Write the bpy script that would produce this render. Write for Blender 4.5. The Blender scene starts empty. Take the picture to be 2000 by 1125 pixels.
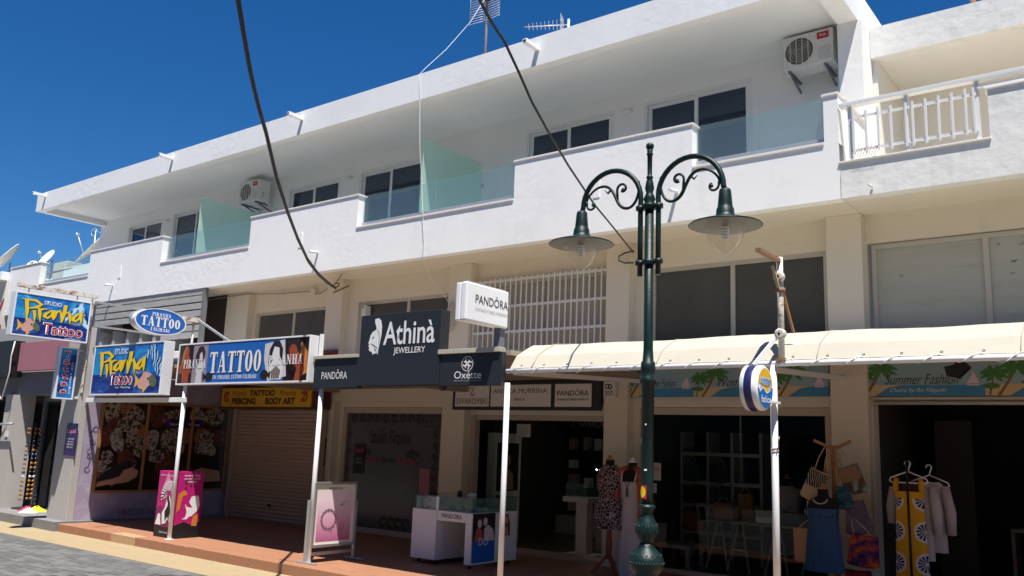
import bpy, bmesh, math, random
from mathutils import Vector, Matrix
random.seed(7)
rad = math.radians
S = bpy.context.scene
COL = S.collection

# ------------------------------------------------------------------ camera, sky, sun, exposure
cam_d = bpy.data.cameras.new('camera'); cam = bpy.data.objects.new('camera', cam_d); COL.objects.link(cam)
cam_d.sensor_width = 36; cam_d.sensor_fit = 'HORIZONTAL'; cam_d.lens = 36*1669.87/2000
cam_d.clip_start = 0.05; cam_d.clip_end = 2000
yaw, pitch, roll = 0.656829, 0.183008, 0.0383284
fwd = Vector((-math.sin(yaw)*math.cos(pitch), math.cos(yaw)*math.cos(pitch), math.sin(pitch)))
rgt = Vector((math.cos(yaw), math.sin(yaw), 0)); upv = rgt.cross(fwd)
r2 = math.cos(roll)*rgt + math.sin(roll)*upv; u2 = -math.sin(roll)*rgt + math.cos(roll)*upv
cam.matrix_world = Matrix(((r2.x, u2.x, -fwd.x, 0), (r2.y, u2.y, -fwd.y, 0), (r2.z, u2.z, -fwd.z, 1.6), (0, 0, 0, 1)))
S.camera = cam
S.render.resolution_x, S.render.resolution_y = 1024, 576
to_sun = Vector((0.27, -0.26, 1.0)).normalized()
W = bpy.data.worlds.new('World'); S.world = W; W.use_nodes = True
nt = W.node_tree; bg = nt.nodes['Background']
sky = nt.nodes.new('ShaderNodeTexSky'); sky.sky_type = 'NISHITA'; sky.sun_disc = False
sky.sun_elevation = math.asin(to_sun.z); sky.sun_rotation = math.atan2(to_sun.x, to_sun.y)
sky.altitude = 0; sky.air_density = 1.0; sky.dust_density = 0.0; sky.ozone_density = 10.0
hs = nt.nodes.new('ShaderNodeHueSaturation'); hs.inputs['Saturation'].default_value = 1.22; hs.inputs['Hue'].default_value = 0.503; nt.links.new(sky.outputs[0], hs.inputs['Color']); nt.links.new(hs.outputs[0], bg.inputs[0]); bg.inputs[1].default_value = 0.062
sun_d = bpy.data.lights.new('sun', 'SUN'); sun = bpy.data.objects.new('sun', sun_d); COL.objects.link(sun)
sun_d.energy = 5.0; sun_d.angle = rad(0.5); sun_d.color = (1.0, 0.95, 0.88)
sun.rotation_euler = (-to_sun).to_track_quat('-Z', 'Y').to_euler()
S.view_settings.view_transform = 'Standard'; S.view_settings.look = 'None'
S.view_settings.exposure = 0.7; S.view_settings.gamma = 1.0; S.view_settings.use_curve_mapping = False
S.cycles.max_bounces = 8; S.cycles.transparent_max_bounces = 12

# ------------------------------------------------------------------ materials
def lin(c):
    return tuple(((v/255)/12.92 if v/255 <= 0.04045 else ((v/255+0.055)/1.055)**2.4) for v in c)
MATS = {}
def mat(name, col, rough=0.6, metal=0.0, spec=0.5, var=0.0, vscale=3.0, bump=0.0, bscale=60.0, dirt=None, dscale=2.0, dlo=0.55, dhi=0.75, coat=0.0, srgb=False, stretch=None):
    if name in MATS: return MATS[name]
    if srgb: col = lin(col)
    m = bpy.data.materials.new(name); m.use_nodes = True; t = m.node_tree; N = t.nodes; L = t.links
    p = N['Principled BSDF']; p.inputs['Roughness'].default_value = rough; p.inputs['Metallic'].default_value = metal
    p.inputs['Specular IOR Level'].default_value = spec; p.inputs['Coat Weight'].default_value = coat
    p.inputs['Base Color'].default_value = (*col, 1); m.diffuse_color = (*col, 1)
    co = N.new('ShaderNodeTexCoord').outputs['Object']
    if stretch:
        mp = N.new('ShaderNodeMapping'); mp.inputs['Scale'].default_value = stretch; L.new(co, mp.inputs[0]); co = mp.outputs[0]
    cur = None
    if var or dirt:
        n = N.new('ShaderNodeTexNoise'); n.inputs['Scale'].default_value = vscale; n.inputs['Detail'].default_value = 6; n.inputs['Roughness'].default_value = 0.65
        L.new(co, n.inputs['Vector'])
        mx = N.new('ShaderNodeMix'); mx.data_type = 'RGBA'
        mx.inputs[6].default_value = (*[c*(1-var) for c in col], 1); mx.inputs[7].default_value = (*[min(1, c*(1+var)) for c in col], 1)
        L.new(n.outputs[0], mx.inputs[0]); cur = mx.outputs[2]
    if dirt:
        n2 = N.new('ShaderNodeTexNoise'); n2.inputs['Scale'].default_value = dscale; n2.inputs['Detail'].default_value = 10; n2.inputs['Roughness'].default_value = 0.7
        L.new(co, n2.inputs['Vector'])
        r = N.new('ShaderNodeMapRange'); r.inputs[1].default_value = dlo; r.inputs[2].default_value = dhi
        L.new(n2.outputs[0], r.inputs[0])
        mx2 = N.new('ShaderNodeMix'); mx2.data_type = 'RGBA'; L.new(r.outputs[0], mx2.inputs[0]); L.new(cur, mx2.inputs[6]); mx2.inputs[7].default_value = (*dirt, 1); cur = mx2.outputs[2]
    if cur: L.new(cur, p.inputs['Base Color'])
    if bump:
        n3 = N.new('ShaderNodeTexNoise'); n3.inputs['Scale'].default_value = bscale; n3.inputs['Detail'].default_value = 5
        L.new(co, n3.inputs['Vector'])
        b = N.new('ShaderNodeBump'); b.inputs['Strength'].default_value = bump; b.inputs['Distance'].default_value = 0.02
        L.new(n3.outputs[0], b.inputs['Height']); L.new(b.outputs[0], p.inputs['Normal'])
    MATS[name] = m; return m
def glass(name, tint, refl=1.0, rough=0.0, body=None, bodyfac=0.0):
    if name in MATS: return MATS[name]
    m = bpy.data.materials.new(name); m.use_nodes = True; t = m.node_tree; N = t.nodes; L = t.links
    N.remove(N['Principled BSDF']); out = N['Material Output']
    tr = N.new('ShaderNodeBsdfTransparent'); tr.inputs[0].default_value = (*tint, 1)
    gl = N.new('ShaderNodeBsdfGlossy'); gl.inputs['Roughness'].default_value = rough
    fr = N.new('ShaderNodeFresnel'); fr.inputs[0].default_value = 1.5
    mu = N.new('ShaderNodeMath'); mu.operation = 'MULTIPLY'; mu.inputs[1].default_value = refl; L.new(fr.outputs[0], mu.inputs[0])
    ge = N.new('ShaderNodeNewGeometry'); sb = N.new('ShaderNodeMath'); sb.operation = 'SUBTRACT'; sb.inputs[0].default_value = 1; L.new(ge.outputs['Backfacing'], sb.inputs[1])
    m0 = N.new('ShaderNodeMath'); m0.operation = 'MULTIPLY'; L.new(mu.outputs[0], m0.inputs[0]); L.new(sb.outputs[0], m0.inputs[1]); mu = m0   # the far face of a thin pane adds no second mirror
    first = tr.outputs[0]
    if body:
        df = N.new('ShaderNodeBsdfDiffuse'); df.inputs[0].default_value = (*body, 1)
        tl = N.new('ShaderNodeBsdfTranslucent'); tl.inputs[0].default_value = (*body, 1)
        m2 = N.new('ShaderNodeMixShader'); m2.inputs[0].default_value = 0.5; L.new(df.outputs[0], m2.inputs[1]); L.new(tl.outputs[0], m2.inputs[2])
        m1 = N.new('ShaderNodeMixShader'); m1.inputs[0].default_value = bodyfac; L.new(tr.outputs[0], m1.inputs[1]); L.new(m2.outputs[0], m1.inputs[2]); first = m1.outputs[0]
    mx = N.new('ShaderNodeMixShader'); L.new(mu.outputs[0], mx.inputs[0]); L.new(first, mx.inputs[1]); L.new(gl.outputs[0], mx.inputs[2])
    L.new(mx.outputs[0], out.inputs[0]); MATS[name] = m; return m
def emit(name, col, s):
    m = bpy.data.materials.new(name); m.use_nodes = True; p = m.node_tree.nodes['Principled BSDF']
    p.inputs['Emission Color'].default_value = (*col, 1); p.inputs['Emission Strength'].default_value = s; MATS[name] = m; return m
def pattern(name, cols, kind='noise', scale=8.0, rough=0.6, stops=None, distort=0.0, stretch=None, spec=0.4):
    """flat print or woven pattern: a colour ramp driven by a procedural texture in object space"""
    if name in MATS: return MATS[name]
    m = bpy.data.materials.new(name); m.use_nodes = True; t = m.node_tree; N = t.nodes; L = t.links
    p = N['Principled BSDF']; p.inputs['Roughness'].default_value = rough; p.inputs['Specular IOR Level'].default_value = spec
    co = N.new('ShaderNodeTexCoord').outputs['Object']
    if stretch:
        mp = N.new('ShaderNodeMapping'); mp.inputs['Scale'].default_value = stretch; L.new(co, mp.inputs[0]); co = mp.outputs[0]
    if kind == 'voronoi':
        x = N.new('ShaderNodeTexVoronoi'); x.inputs['Scale'].default_value = scale; o = x.outputs['Color']
        if distort: x.feature = 'DISTANCE_TO_EDGE'; o = x.outputs['Distance']
    elif kind == 'wave':
        x = N.new('ShaderNodeTexWave'); x.inputs['Scale'].default_value = scale; x.inputs['Distortion'].default_value = distort; x.inputs['Detail'].default_value = 3; o = x.outputs['Fac']
    else:
        x = N.new('ShaderNodeTexNoise'); x.inputs['Scale'].default_value = scale; x.inputs['Detail'].default_value = 5; x.inputs['Distortion'].default_value = distort; o = x.outputs[0]
    L.new(co, x.inputs['Vector'])
    r = N.new('ShaderNodeValToRGB'); e = r.color_ramp.elements; n = len(cols)
    stops = stops or [i/(n-1) for i in range(n)]
    for i, c in enumerate(cols):
        el = e[i] if i < 2 else e.new(stops[i])
    for i, c in enumerate(cols):
        e[i].position = stops[i]
    for i, c in enumerate(cols): e[i].color = (*lin(c), 1)
    L.new(o, r.inputs[0]); L.new(r.outputs[0], p.inputs['Base Color']); MATS[name] = m; return m

white = mat('white_plaster', (0.86, 0.86, 0.845), 0.85, var=0.02, vscale=1.2, bump=0.10, bscale=9, dirt=(0.70, 0.70, 0.69), dscale=0.8, dlo=0.52, dhi=0.95)
white_flat = mat('white_wall_paint', (0.87, 0.87, 0.855), 0.85, var=0.03, vscale=2, bump=0.12, bscale=40)
def streaks(m, col, lo, hi, amount):
    """rain streaks: dirt drawn out downwards"""
    t = m.node_tree; N = t.nodes; L = t.links; p = N['Principled BSDF']; src = p.inputs['Base Color'].links[0].from_socket
    co = N.new('ShaderNodeTexCoord'); mp = N.new('ShaderNodeMapping'); mp.inputs['Scale'].default_value = (5, 5, .35); n = N.new('ShaderNodeTexNoise'); n.inputs['Scale'].default_value = 1.6; n.inputs['Detail'].default_value = 8
    L.new(co.outputs['Object'], mp.inputs[0]); L.new(mp.outputs[0], n.inputs['Vector']); r = N.new('ShaderNodeMapRange'); r.inputs[1].default_value = lo; r.inputs[2].default_value = hi; r.inputs[4].default_value = amount
    L.new(n.outputs[0], r.inputs[0]); mx = N.new('ShaderNodeMix'); mx.data_type = 'RGBA'; L.new(r.outputs[0], mx.inputs[0]); L.new(src, mx.inputs[6]); mx.inputs[7].default_value = (*col, 1); L.new(mx.outputs[2], p.inputs['Base Color'])
def patches(m, lo, hi):
    """plaster that is smooth in places and rough or flaking in others"""
    t = m.node_tree; N = t.nodes; L = t.links; b = [n for n in N if n.type == 'BUMP'][0]; co = N.new('ShaderNodeTexCoord')
    n = N.new('ShaderNodeTexNoise'); n.inputs['Scale'].default_value = .55; n.inputs['Detail'].default_value = 4; L.new(co.outputs['Object'], n.inputs['Vector'])
    r = N.new('ShaderNodeMapRange'); r.inputs[1].default_value = .48; r.inputs[2].default_value = .68; r.inputs[3].default_value = lo; r.inputs[4].default_value = hi; L.new(n.outputs[0], r.inputs[0]); L.new(r.outputs[0], b.inputs['Strength'])
patches(white, .05, .42)
streaks(white, (.62, .62, .61), .55, .85, .22)
old_white = mat('weathered_plaster', (0.76, 0.76, 0.73), 0.9, var=0.05, vscale=3, bump=0.4, bscale=7, dirt=(0.50, 0.51, 0.50), dscale=1.6, dlo=0.52, dhi=0.82)
streaks(old_white, (.42, .42, .41), .52, .85, .35)
beige = mat('cream_plaster', (0.71, 0.645, 0.53), 0.85, var=0.05, vscale=1.2, bump=0.08, bscale=30, dirt=(0.54, 0.485, 0.39), dscale=1.0, dlo=0.6, dhi=0.95)
pale_recess = mat('pale_recess_paint', (0.76, 0.74, 0.69), 0.85, var=0.03, vscale=2)
marble = mat('pale_stone_coping', (0.74, 0.72, 0.68), 0.45, var=0.05, vscale=8)
white_frame = mat('white_aluminium', (0.78, 0.79, 0.80), 0.35, var=0.02)
alu = mat('grey_aluminium', (0.50, 0.51, 0.52), 0.4, metal=0.6)
alu_beige = mat('dull_window_frame', (0.50, 0.47, 0.40), 0.5, var=0.08)
dark_pane = mat('dark_window_pane', (0.008, 0.016, 0.036), 0.02, spec=0.5)
dp_ = dark_pane.node_tree.nodes['Principled BSDF']; dp_.inputs['IOR'].default_value = 1.75; dp_.inputs['Specular Tint'].default_value = (0.55, 0.72, 1.0, 1)   # coated double glazing
pale_dusty_pane = mat('pale_dusty_window_pane', (0.40, 0.37, 0.29), 0.35, var=0.2, vscale=1.5)  # lighter beige dusty pane for the grilled window
dusty_pane = mat('dusty_window_pane', (0.095, 0.092, 0.082), 0.20, var=0.35, vscale=0.9, spec=0.35)
bal_glass = glass('green_tinted_glass', (0.885, 0.955, 0.955), 1.1, body=(0.60, 0.78, 0.78), bodyfac=0.10)
frost_glass = glass('frosted_green_glass', (0.80, 0.94, 0.86), 0.6, rough=0.35, body=(0.74, 0.92, 0.82), bodyfac=0.70)
clear_glass = glass('clear_glass', (0.95, 0.97, 0.96), 1.0)
shop_glass = glass('shop_window_glass', (0.86, 0.90, 0.89), 0.55)
vitrine = glass('vitrine_glass', (0.74, 0.88, 0.86), 1.2, body=(0.30, 0.45, 0.43), bodyfac=0.12)
lamp_green = mat('dark_green_cast_iron', (0.004, 0.018, 0.016), 0.42, spec=0.35, var=0.25, vscale=30, bump=0.15, bscale=120, dirt=(0.03, 0.045, 0.04), dscale=18, dlo=0.62, dhi=0.8)
lamp_under = mat('dull_lamp_underside', (0.13, 0.13, 0.105), 0.5)
cable_m = mat('black_cable_rubber', (0.012, 0.012, 0.014), 0.5)
rope_m = mat('white_cord', (0.75, 0.74, 0.72), 0.7)
canvas = mat('cream_canvas', (0.45, 0.42, 0.35), 0.75, var=0.05, vscale=1.2, bump=0.25, bscale=5, dirt=(0.34, 0.295, 0.23), dscale=1.5, dlo=0.6, dhi=1.0)
pole_m = mat('white_painted_steel', (0.78, 0.79, 0.80), 0.42, var=0.04, vscale=8, dirt=(0.20, 0.16, 0.13), dscale=16, dlo=0.68, dhi=0.73)
rusty = mat('rusty_white_steel', (0.66, 0.63, 0.56), 0.6, var=0.1, dirt=(0.20, 0.09, 0.04), dscale=9, dlo=0.50, dhi=0.62)
rust = mat('brown_rust', (0.24, 0.13, 0.07), 0.8, var=0.4, vscale=20, bump=0.3)
wood_grey = mat('weathered_grey_wood', (0.36, 0.36, 0.352), 0.85, var=0.35, vscale=6, bump=0.4, bscale=14, stretch=(0.6, 4, 9), dirt=(0.55, 0.55, 0.53), dscale=5, dlo=0.55, dhi=0.7)
conc = mat('grey_concrete', (0.30, 0.30, 0.29), 0.9, var=0.15, vscale=4, bump=0.3, bscale=30)
grey_wall = mat('grey_painted_wall', (0.40, 0.40, 0.41), 0.85, var=0.06, vscale=3, bump=0.15)
grey_dark = mat('dark_grey_beam', (0.15, 0.16, 0.19), 0.8, var=0.08)
pillar_m = mat('pale_grey_pillar', (0.44, 0.42, 0.40), 0.85, var=0.06, vscale=2, bump=0.2, dirt=(0.28, 0.27, 0.26), dscale=2, dlo=0.6, dhi=0.9)
terra = mat('terracotta_tile', (0.35, 0.165, 0.092), 0.6, var=0.14, vscale=5, bump=0.12, bscale=40, dirt=(0.26, 0.145, 0.09), dscale=2.0, dlo=0.5, dhi=0.8)
terra_pale = mat('pale_replaced_tile', (0.46, 0.29, 0.16), 0.6, var=0.1)
grout = mat('brown_grout', (0.26, 0.135, 0.08), 0.9, var=0.1)
paver = mat('grey_paver', (0.125, 0.124, 0.120), 0.9, var=0.28, vscale=5, bump=0.5, bscale=50)
street_m = mat('grey_paving', (0.122, 0.119, 0.113), 0.9, var=0.22, vscale=2, bump=0.4, bscale=40)
strip_m = mat('sandy_pavement', (0.35, 0.27, 0.155), 0.9, var=0.13, vscale=6, bump=0.4, bscale=45, dirt=(0.22, 0.175, 0.11), dscale=3, dlo=0.55, dhi=0.8)
navy = mat('dark_navy_sign_panel', (0.020, 0.024, 0.032), 0.45, var=0.05)
black = mat('black_paint', (0.008, 0.008, 0.010), 0.5)
black_cloth = mat('black_cloth', (0.010, 0.010, 0.011), 0.9)
letter_w = mat('white_lettering', (0.78, 0.78, 0.77), 0.5)
letter_g = mat('grey_lettering', (0.32, 0.33, 0.34), 0.5)
letter_k = mat('black_lettering', (0.012, 0.011, 0.012), 0.5)
letter_r = mat('red_lettering', (0.42, 0.012, 0.045), 0.5)
letter_y = mat('yellow_lettering', (0.80, 0.56, 0.012), 0.5, dirt=(0.10, 0.07, 0.02), var=0.05, dscale=26, dlo=0.68, dhi=0.72)
letter_br = mat('brown_lettering', (0.10, 0.075, 0.055), 0.5)
blue_print = mat('bright_blue_print', (0.012, 0.12, 0.46), 0.4, var=0.05)
blue_mid = mat('mid_blue_print', (0.010, 0.16, 0.50), 0.4)
sea = pattern('sea_print', [(10, 58, 148), (16, 108, 192), (40, 152, 214), (150, 220, 240)], 'noise', 2.6, 0.35, [0.25, 0.45, 0.62, 0.8], 1.6)
sea_deep = pattern('deep_sea_print', [(8, 22, 92), (14, 40, 125), (40, 90, 170), (120, 170, 215)], 'noise', 3.2, 0.35, [0.3, 0.5, 0.66, 0.82], 1.2, stretch=(1, 1, 3))
swirl = pattern('blue_swirl_print', [(12, 40, 120), (60, 130, 190), (190, 225, 240)], 'wave', 5, 0.35, [0.2, 0.55, 0.95], 9)
skin = mat('printed_skin', (0.52, 0.28, 0.19), 0.45, var=0.1, vscale=9)
skin_red = mat('printed_red_skin', (0.33, 0.055, 0.02), 0.45, var=0.35, vscale=7)
skin_pale = mat('printed_pale_grey', (0.60, 0.58, 0.58), 0.45, var=0.08, vscale=8)
hair = mat('printed_dark_hair', (0.018, 0.012, 0.014), 0.5)
lilac = mat('lilac_grey_print', (0.30, 0.24, 0.30), 0.45)
orange_p = mat('orange_print', (0.60, 0.20, 0.035), 0.45, var=0.25, vscale=6)
yellow_board = mat('yellow_signboard', (0.72, 0.42, 0.015), 0.55, var=0.06)
brown_board = mat('dark_brown_board', (0.025, 0.017, 0.014), 0.5)
panel_w = mat('off_white_sign_panel', (0.72, 0.68, 0.62), 0.5)
panel_white = mat('white_acrylic', (0.84, 0.85, 0.86), 0.3)
cabinet = mat('grey_white_cabinet', (0.68, 0.69, 0.71), 0.4, var=0.05, vscale=5)
purple_wall = mat('lilac_wall', (0.34, 0.29, 0.40), 0.85, var=0.14, vscale=3, bump=0.2, dirt=(0.48, 0.46, 0.52), dscale=3, dlo=0.5, dhi=0.8)
mural_bg = pattern('mural_print', [(18, 12, 12), (48, 30, 24), (96, 44, 30)], 'noise', 4, 0.3, [0.35, 0.6, 0.85], 0.6)
sketch = pattern('tattoo_sketch_print', [(40, 34, 36), (66, 56, 54), (146, 130, 118), (166, 150, 136)], 'wave', 9, 0.35, [0.0, 0.28, 0.5, 0.9], 16)
sketch2 = pattern('tattoo_skin_print', [(150, 104, 78), (134, 84, 60), (80, 42, 34), (36, 22, 22)], 'noise', 18, 0.35, [0.45, 0.56, 0.64, 0.78], 1.2)
wood_frame = mat('brown_wood_frame', (0.33, 0.16, 0.06), 0.6, var=0.2, vscale=10)
wood_light = mat('varnished_wood', (0.42, 0.20, 0.07), 0.5, var=0.2, vscale=12)
shutter_m = mat('beige_shutter', (0.47, 0.355, 0.285), 0.5, var=0.06, vscale=2)
maroon = mat('maroon_paint', (0.10, 0.022, 0.02), 0.6, var=0.1)
pink_fab = mat('faded_pink_fascia', (0.36, 0.14, 0.18), 0.8, var=0.05)
magenta = mat('magenta_print', (0.46, 0.012, 0.16), 0.45, var=0.25, vscale=4)
magenta_d = mat('dark_magenta_print', (0.20, 0.012, 0.09), 0.45, var=0.4, vscale=6)
pink_l = mat('pale_pink_print', (0.66, 0.25, 0.42), 0.45)
rose_top = mat('pale_rose_print', (0.70, 0.56, 0.60), 0.4)
purple_poster = pattern('purple_club_print', [(20, 16, 60), (60, 30, 110), (170, 50, 130)], 'noise', 3, 0.4, [0.35, 0.6, 0.8], 0.8)
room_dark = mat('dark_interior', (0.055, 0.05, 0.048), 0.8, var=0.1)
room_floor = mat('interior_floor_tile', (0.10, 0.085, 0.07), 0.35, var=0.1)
room_beige = mat('interior_beige', (0.30, 0.25, 0.20), 0.8)
shelf_w = mat('white_shelving', (0.48, 0.46, 0.44), 0.5)
tan_bag = mat('tan_leather', (0.30, 0.11, 0.045), 0.5, var=0.15)
dark_bag = mat('dark_leather', (0.022, 0.018, 0.018), 0.4)
teal_bag = mat('teal_leather', (0.02, 0.10, 0.11), 0.4)
jute = mat('natural_jute', (0.50, 0.37, 0.23), 0.85, var=0.1, vscale=30)
steel = mat('brushed_steel', (0.58, 0.58, 0.58), 0.35, metal=0.8)
red_plastic = mat('red_badge', (0.42, 0.012, 0.03), 0.4)
grille_dark = mat('dark_fan_grille', (0.10, 0.095, 0.09), 0.6)
green_leaf = mat('printed_palm_green', (0.06, 0.20, 0.04), 0.5, var=0.3, vscale=14)
sky_print = mat('printed_pale_sky', (0.28, 0.42, 0.44), 0.5, var=0.06, vscale=2)
sea_print2 = mat('printed_blue_sea', (0.05, 0.24, 0.42), 0.5, var=0.12, vscale=4)
sand_print = mat('printed_sand', (0.62, 0.47, 0.24), 0.5)
trunk_print = mat('printed_trunk', (0.26, 0.12, 0.04), 0.5, var=0.25, vscale=20)

for m_, s_ in ((dark_pane, .03), (dusty_pane, .05)):   # pane waviness
    t_ = m_.node_tree; n_ = t_.nodes.new('ShaderNodeTexNoise'); n_.inputs['Scale'].default_value = 1.1; b_ = t_.nodes.new('ShaderNodeBump'); b_.inputs['Strength'].default_value = s_; b_.inputs['Distance'].default_value = .1
    c_ = t_.nodes.new('ShaderNodeTexCoord'); t_.links.new(c_.outputs['Object'], n_.inputs['Vector']); t_.links.new(n_.outputs[0], b_.inputs['Height']); t_.links.new(b_.outputs[0], t_.nodes['Principled BSDF'].inputs['Normal'])

# ------------------------------------------------------------------ mesh builder
class B:
    def __init__(s): s.bm = bmesh.new()
    def face(s, pts):
        try: return s.bm.faces.new([s.bm.verts.new(p) for p in pts])
        except ValueError: return None
    def box(s, x0, x1, y0, y1, z0, z1, bev=0.0):
        v = [s.bm.verts.new((x, y, z)) for x in (x0, x1) for y in (y0, y1) for z in (z0, z1)]
        fs = [s.bm.faces.new([v[i] for i in q]) for q in ((0, 1, 3, 2), (4, 6, 7, 5), (0, 4, 5, 1), (2, 3, 7, 6), (0, 2, 6, 4), (1, 5, 7, 3))]
        if bev:
            es = list({e for f in fs for e in f.edges}); bmesh.ops.bevel(s.bm, geom=es, offset=bev, segments=2, affect='EDGES', profile=0.5)
        return s
    def prism(s, pts, d):
        """pts: closed outline of 3-D points; d: extrusion vector"""
        d = Vector(d); a = [s.bm.verts.new(p) for p in pts]; b = [s.bm.verts.new(Vector(p)+d) for p in pts]
        n = len(a); s.bm.faces.new(a); s.bm.faces.new(b[::-1])
        for i in range(n): s.bm.faces.new((a[i], b[i], b[(i+1) % n], a[(i+1) % n]))
        return s
    def bar(s, p, q, w, h, up=(0, 0, 1)):
        p, q = Vector(p), Vector(q); d = (q-p).normalized(); u = Vector(up)
        if abs(d.dot(u)) > 0.98: u = Vector((0, 1, 0))
        r = d.cross(u).normalized(); u = r.cross(d)
        s.prism([p+r*a*w/2+u*c*h/2 for a, c in ((-1, -1), (1, -1), (1, 1), (-1, 1))], q-p); return s
    def tube(s, pts, r, n=10, cap=True):
        pts = [Vector(p) for p in pts]; rs = r if isinstance(r, (list, tuple)) else [r]*len(pts)
        rings = []; prev = None
        for i, p in enumerate(pts):
            d = (pts[min(i+1, len(pts)-1)]-pts[max(i-1, 0)]).normalized()
            if prev is None:
                a = d.orthogonal().normalized()
            else:
                a = prev-d*prev.dot(d); a = a.normalized() if a.length > 1e-6 else d.orthogonal().normalized()
            prev = a; b = d.cross(a)
            rings.append([s.bm.verts.new(p+(a*math.cos(t)+b*math.sin(t))*rs[i]) for t in [2*math.pi*k/n for k in range(n)]])
        for A, Bq in zip(rings, rings[1:]):
            for k in range(n): s.bm.faces.new((A[k], A[(k+1) % n], Bq[(k+1) % n], Bq[k])).smooth = True
        if cap: s.bm.faces.new(rings[0][::-1]); s.bm.faces.new(rings[-1])
        return s
    def lathe(s, prof, c=(0, 0, 0), n=32, ax='z', cap=True):
        rings = []
        for r, h in prof:
            ring = []
            for k in range(n):
                t = 2*math.pi*k/n; a, b = r*math.cos(t), r*math.sin(t)
                v = (a, b, h) if ax == 'z' else ((h, a, b) if ax == 'x' else (a, h, b))
                ring.append(s.bm.verts.new(Vector(c)+Vector(v)))
            rings.append(ring)
        for A, Bq in zip(rings, rings[1:]):
            for k in range(n): s.bm.faces.new((A[k], A[(k+1) % n], Bq[(k+1) % n], Bq[k])).smooth = True
        if cap: s.bm.faces.new(rings[0][::-1]); s.bm.faces.new(rings[-1])
        return s
    def loft(s, secs, n=28, cap=True, wob=0.0, folds=9):
        """secs: (z, cx, cy, rx, ry) ellipses stacked upwards"""
        rings = []
        for i, (z, cx, cy, rx, ry) in enumerate(secs):
            ring = []
            for k in range(n):
                t = 2*math.pi*k/n; f = 1+wob*(1-i/max(1, len(secs)-1))*math.sin(folds*t+1.3)
                ring.append(s.bm.verts.new((cx+rx*f*math.cos(t), cy+ry*f*math.sin(t), z)))
            rings.append(ring)
        for A, Bq in zip(rings, rings[1:]):
            for k in range(n): s.bm.faces.new((A[k], A[(k+1) % n], Bq[(k+1) % n], Bq[k])).smooth = True
        if cap: s.bm.faces.new(rings[0][::-1]); s.bm.faces.new(rings[-1])
        return s
    def sheet(s, rows):
        g = [[s.bm.verts.new(p) for p in r] for r in rows]
        for a, b in zip(g, g[1:]):
            for i in range(len(a)-1): s.bm.faces.new((a[i], a[i+1], b[i+1], b[i])).smooth = True
        return s
    # flat drawing on a frame F = (origin, u, v, n)
    def poly(s, pts, F, lift=0.001):
        o, u, v, n = F; s.face([o+u*x+v*y+n*lift for x, y in pts]); return s
    def ribbon(s, pts, F, lift=0.001, w=None):
        o, u, v, n = F; P = [Vector((p[0], p[1])) for p in pts]; Wd = [(p[2] if w is None else w) for p in pts]
        L_, R_ = [], []
        for i, p in enumerate(P):
            d = (P[min(i+1, len(P)-1)]-P[max(i-1, 0)]).normalized(); q = Vector((-d.y, d.x))*Wd[i]/2
            L_.append(p+q); R_.append(p-q)
        f = lambda q: o+u*q.x+v*q.y+n*lift
        Lv = [s.bm.verts.new(f(q)) for q in L_]; Rv = [s.bm.verts.new(f(q)) for q in R_]
        for i in range(len(P)-1): s.bm.faces.new((Lv[i], Lv[i+1], Rv[i+1], Rv[i]))
        return s
    def ring(s, cx, cy, ro, ri, F, lift=0.001, a0=0, a1=360, n=28, ky=1.0, kyi=None):
        """ring or arc between two ellipses (ro, ro*ky) and (ri, ri*kyi)"""
        o, u, v, nn = F; kyi = ky if kyi is None else kyi; A = []
        for k in range(n+1):
            t = rad(a0+(a1-a0)*k/n); c, q = math.cos(t), math.sin(t)
            A.append((s.bm.verts.new(o+u*(cx+ro*c)+v*(cy+ro*ky*q)+nn*lift), s.bm.verts.new(o+u*(cx+ri*c)+v*(cy+ri*kyi*q)+nn*lift)))
        for a, b in zip(A, A[1:]): s.bm.faces.new((a[0], b[0], b[1], a[1]))
        return s
    def disc(s, cx, cy, rx, ry, F, lift=0.001, n=24, rot=0):
        c, q = math.cos(rad(rot)), math.sin(rad(rot))
        return s.poly([(cx+rx*math.cos(t)*c-ry*math.sin(t)*q, cy+rx*math.cos(t)*q+ry*math.sin(t)*c) for t in [2*math.pi*k/n for k in range(n)]], F, lift)

OFF = {}
def obj(name, b, m, parent=None, split=False):
    bm = b.bm
    if split:
        bm.verts.index_update(); seen = set(); first = None
        for v0 in list(bm.verts):
            if v0 in seen: continue
            isl = [v0]; seen.add(v0); i = 0
            while i < len(isl):
                for e in isl[i].link_edges:
                    w_ = e.other_vert(isl[i])
                    if w_ not in seen: seen.add(w_); isl.append(w_)
                i += 1
            nb = B(); mp = {v: nb.bm.verts.new(v.co) for v in isl}
            for f in {f for v in isl for f in v.link_faces}:
                nf = nb.bm.faces.new([mp[v] for v in f.verts]); nf.smooth = f.smooth
            o_ = obj(name, nb, m, parent); first = first or o_
        return first
    bmesh.ops.recalc_face_normals(bm, faces=bm.faces)
    if parent is not None and parent.name in OFF:
        o = OFF[parent.name]
        for v in bm.verts: v.co -= o
    me = bpy.data.meshes.new(name); bm.to_mesh(me); bm.free()
    ob = bpy.data.objects.new(name, me); COL.objects.link(ob)
    for mm in (m if isinstance(m, (list, tuple)) else [m]): me.materials.append(mm)
    if parent is not None:
        ob.parent = parent
        if parent.name in OFF: OFF[ob.name] = OFF[parent.name]
    return ob
def thing(name, label, cat, loc=(0, 0, 0), group=None):
    o = bpy.data.objects.new(name, None); COL.objects.link(o); o.location = loc; o.empty_display_size = 0.1
    o['label'] = label; o['category'] = cat
    if group: o['group'] = group
    OFF[o.name] = Vector(loc); return o
def tag(o, label, cat, group=None):
    o['label'] = label; o['category'] = cat
    if group: o['group'] = group
    return o
def solo(name, b, m, label, cat, group=None): return tag(obj(name, b, m), label, cat, group)
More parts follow.
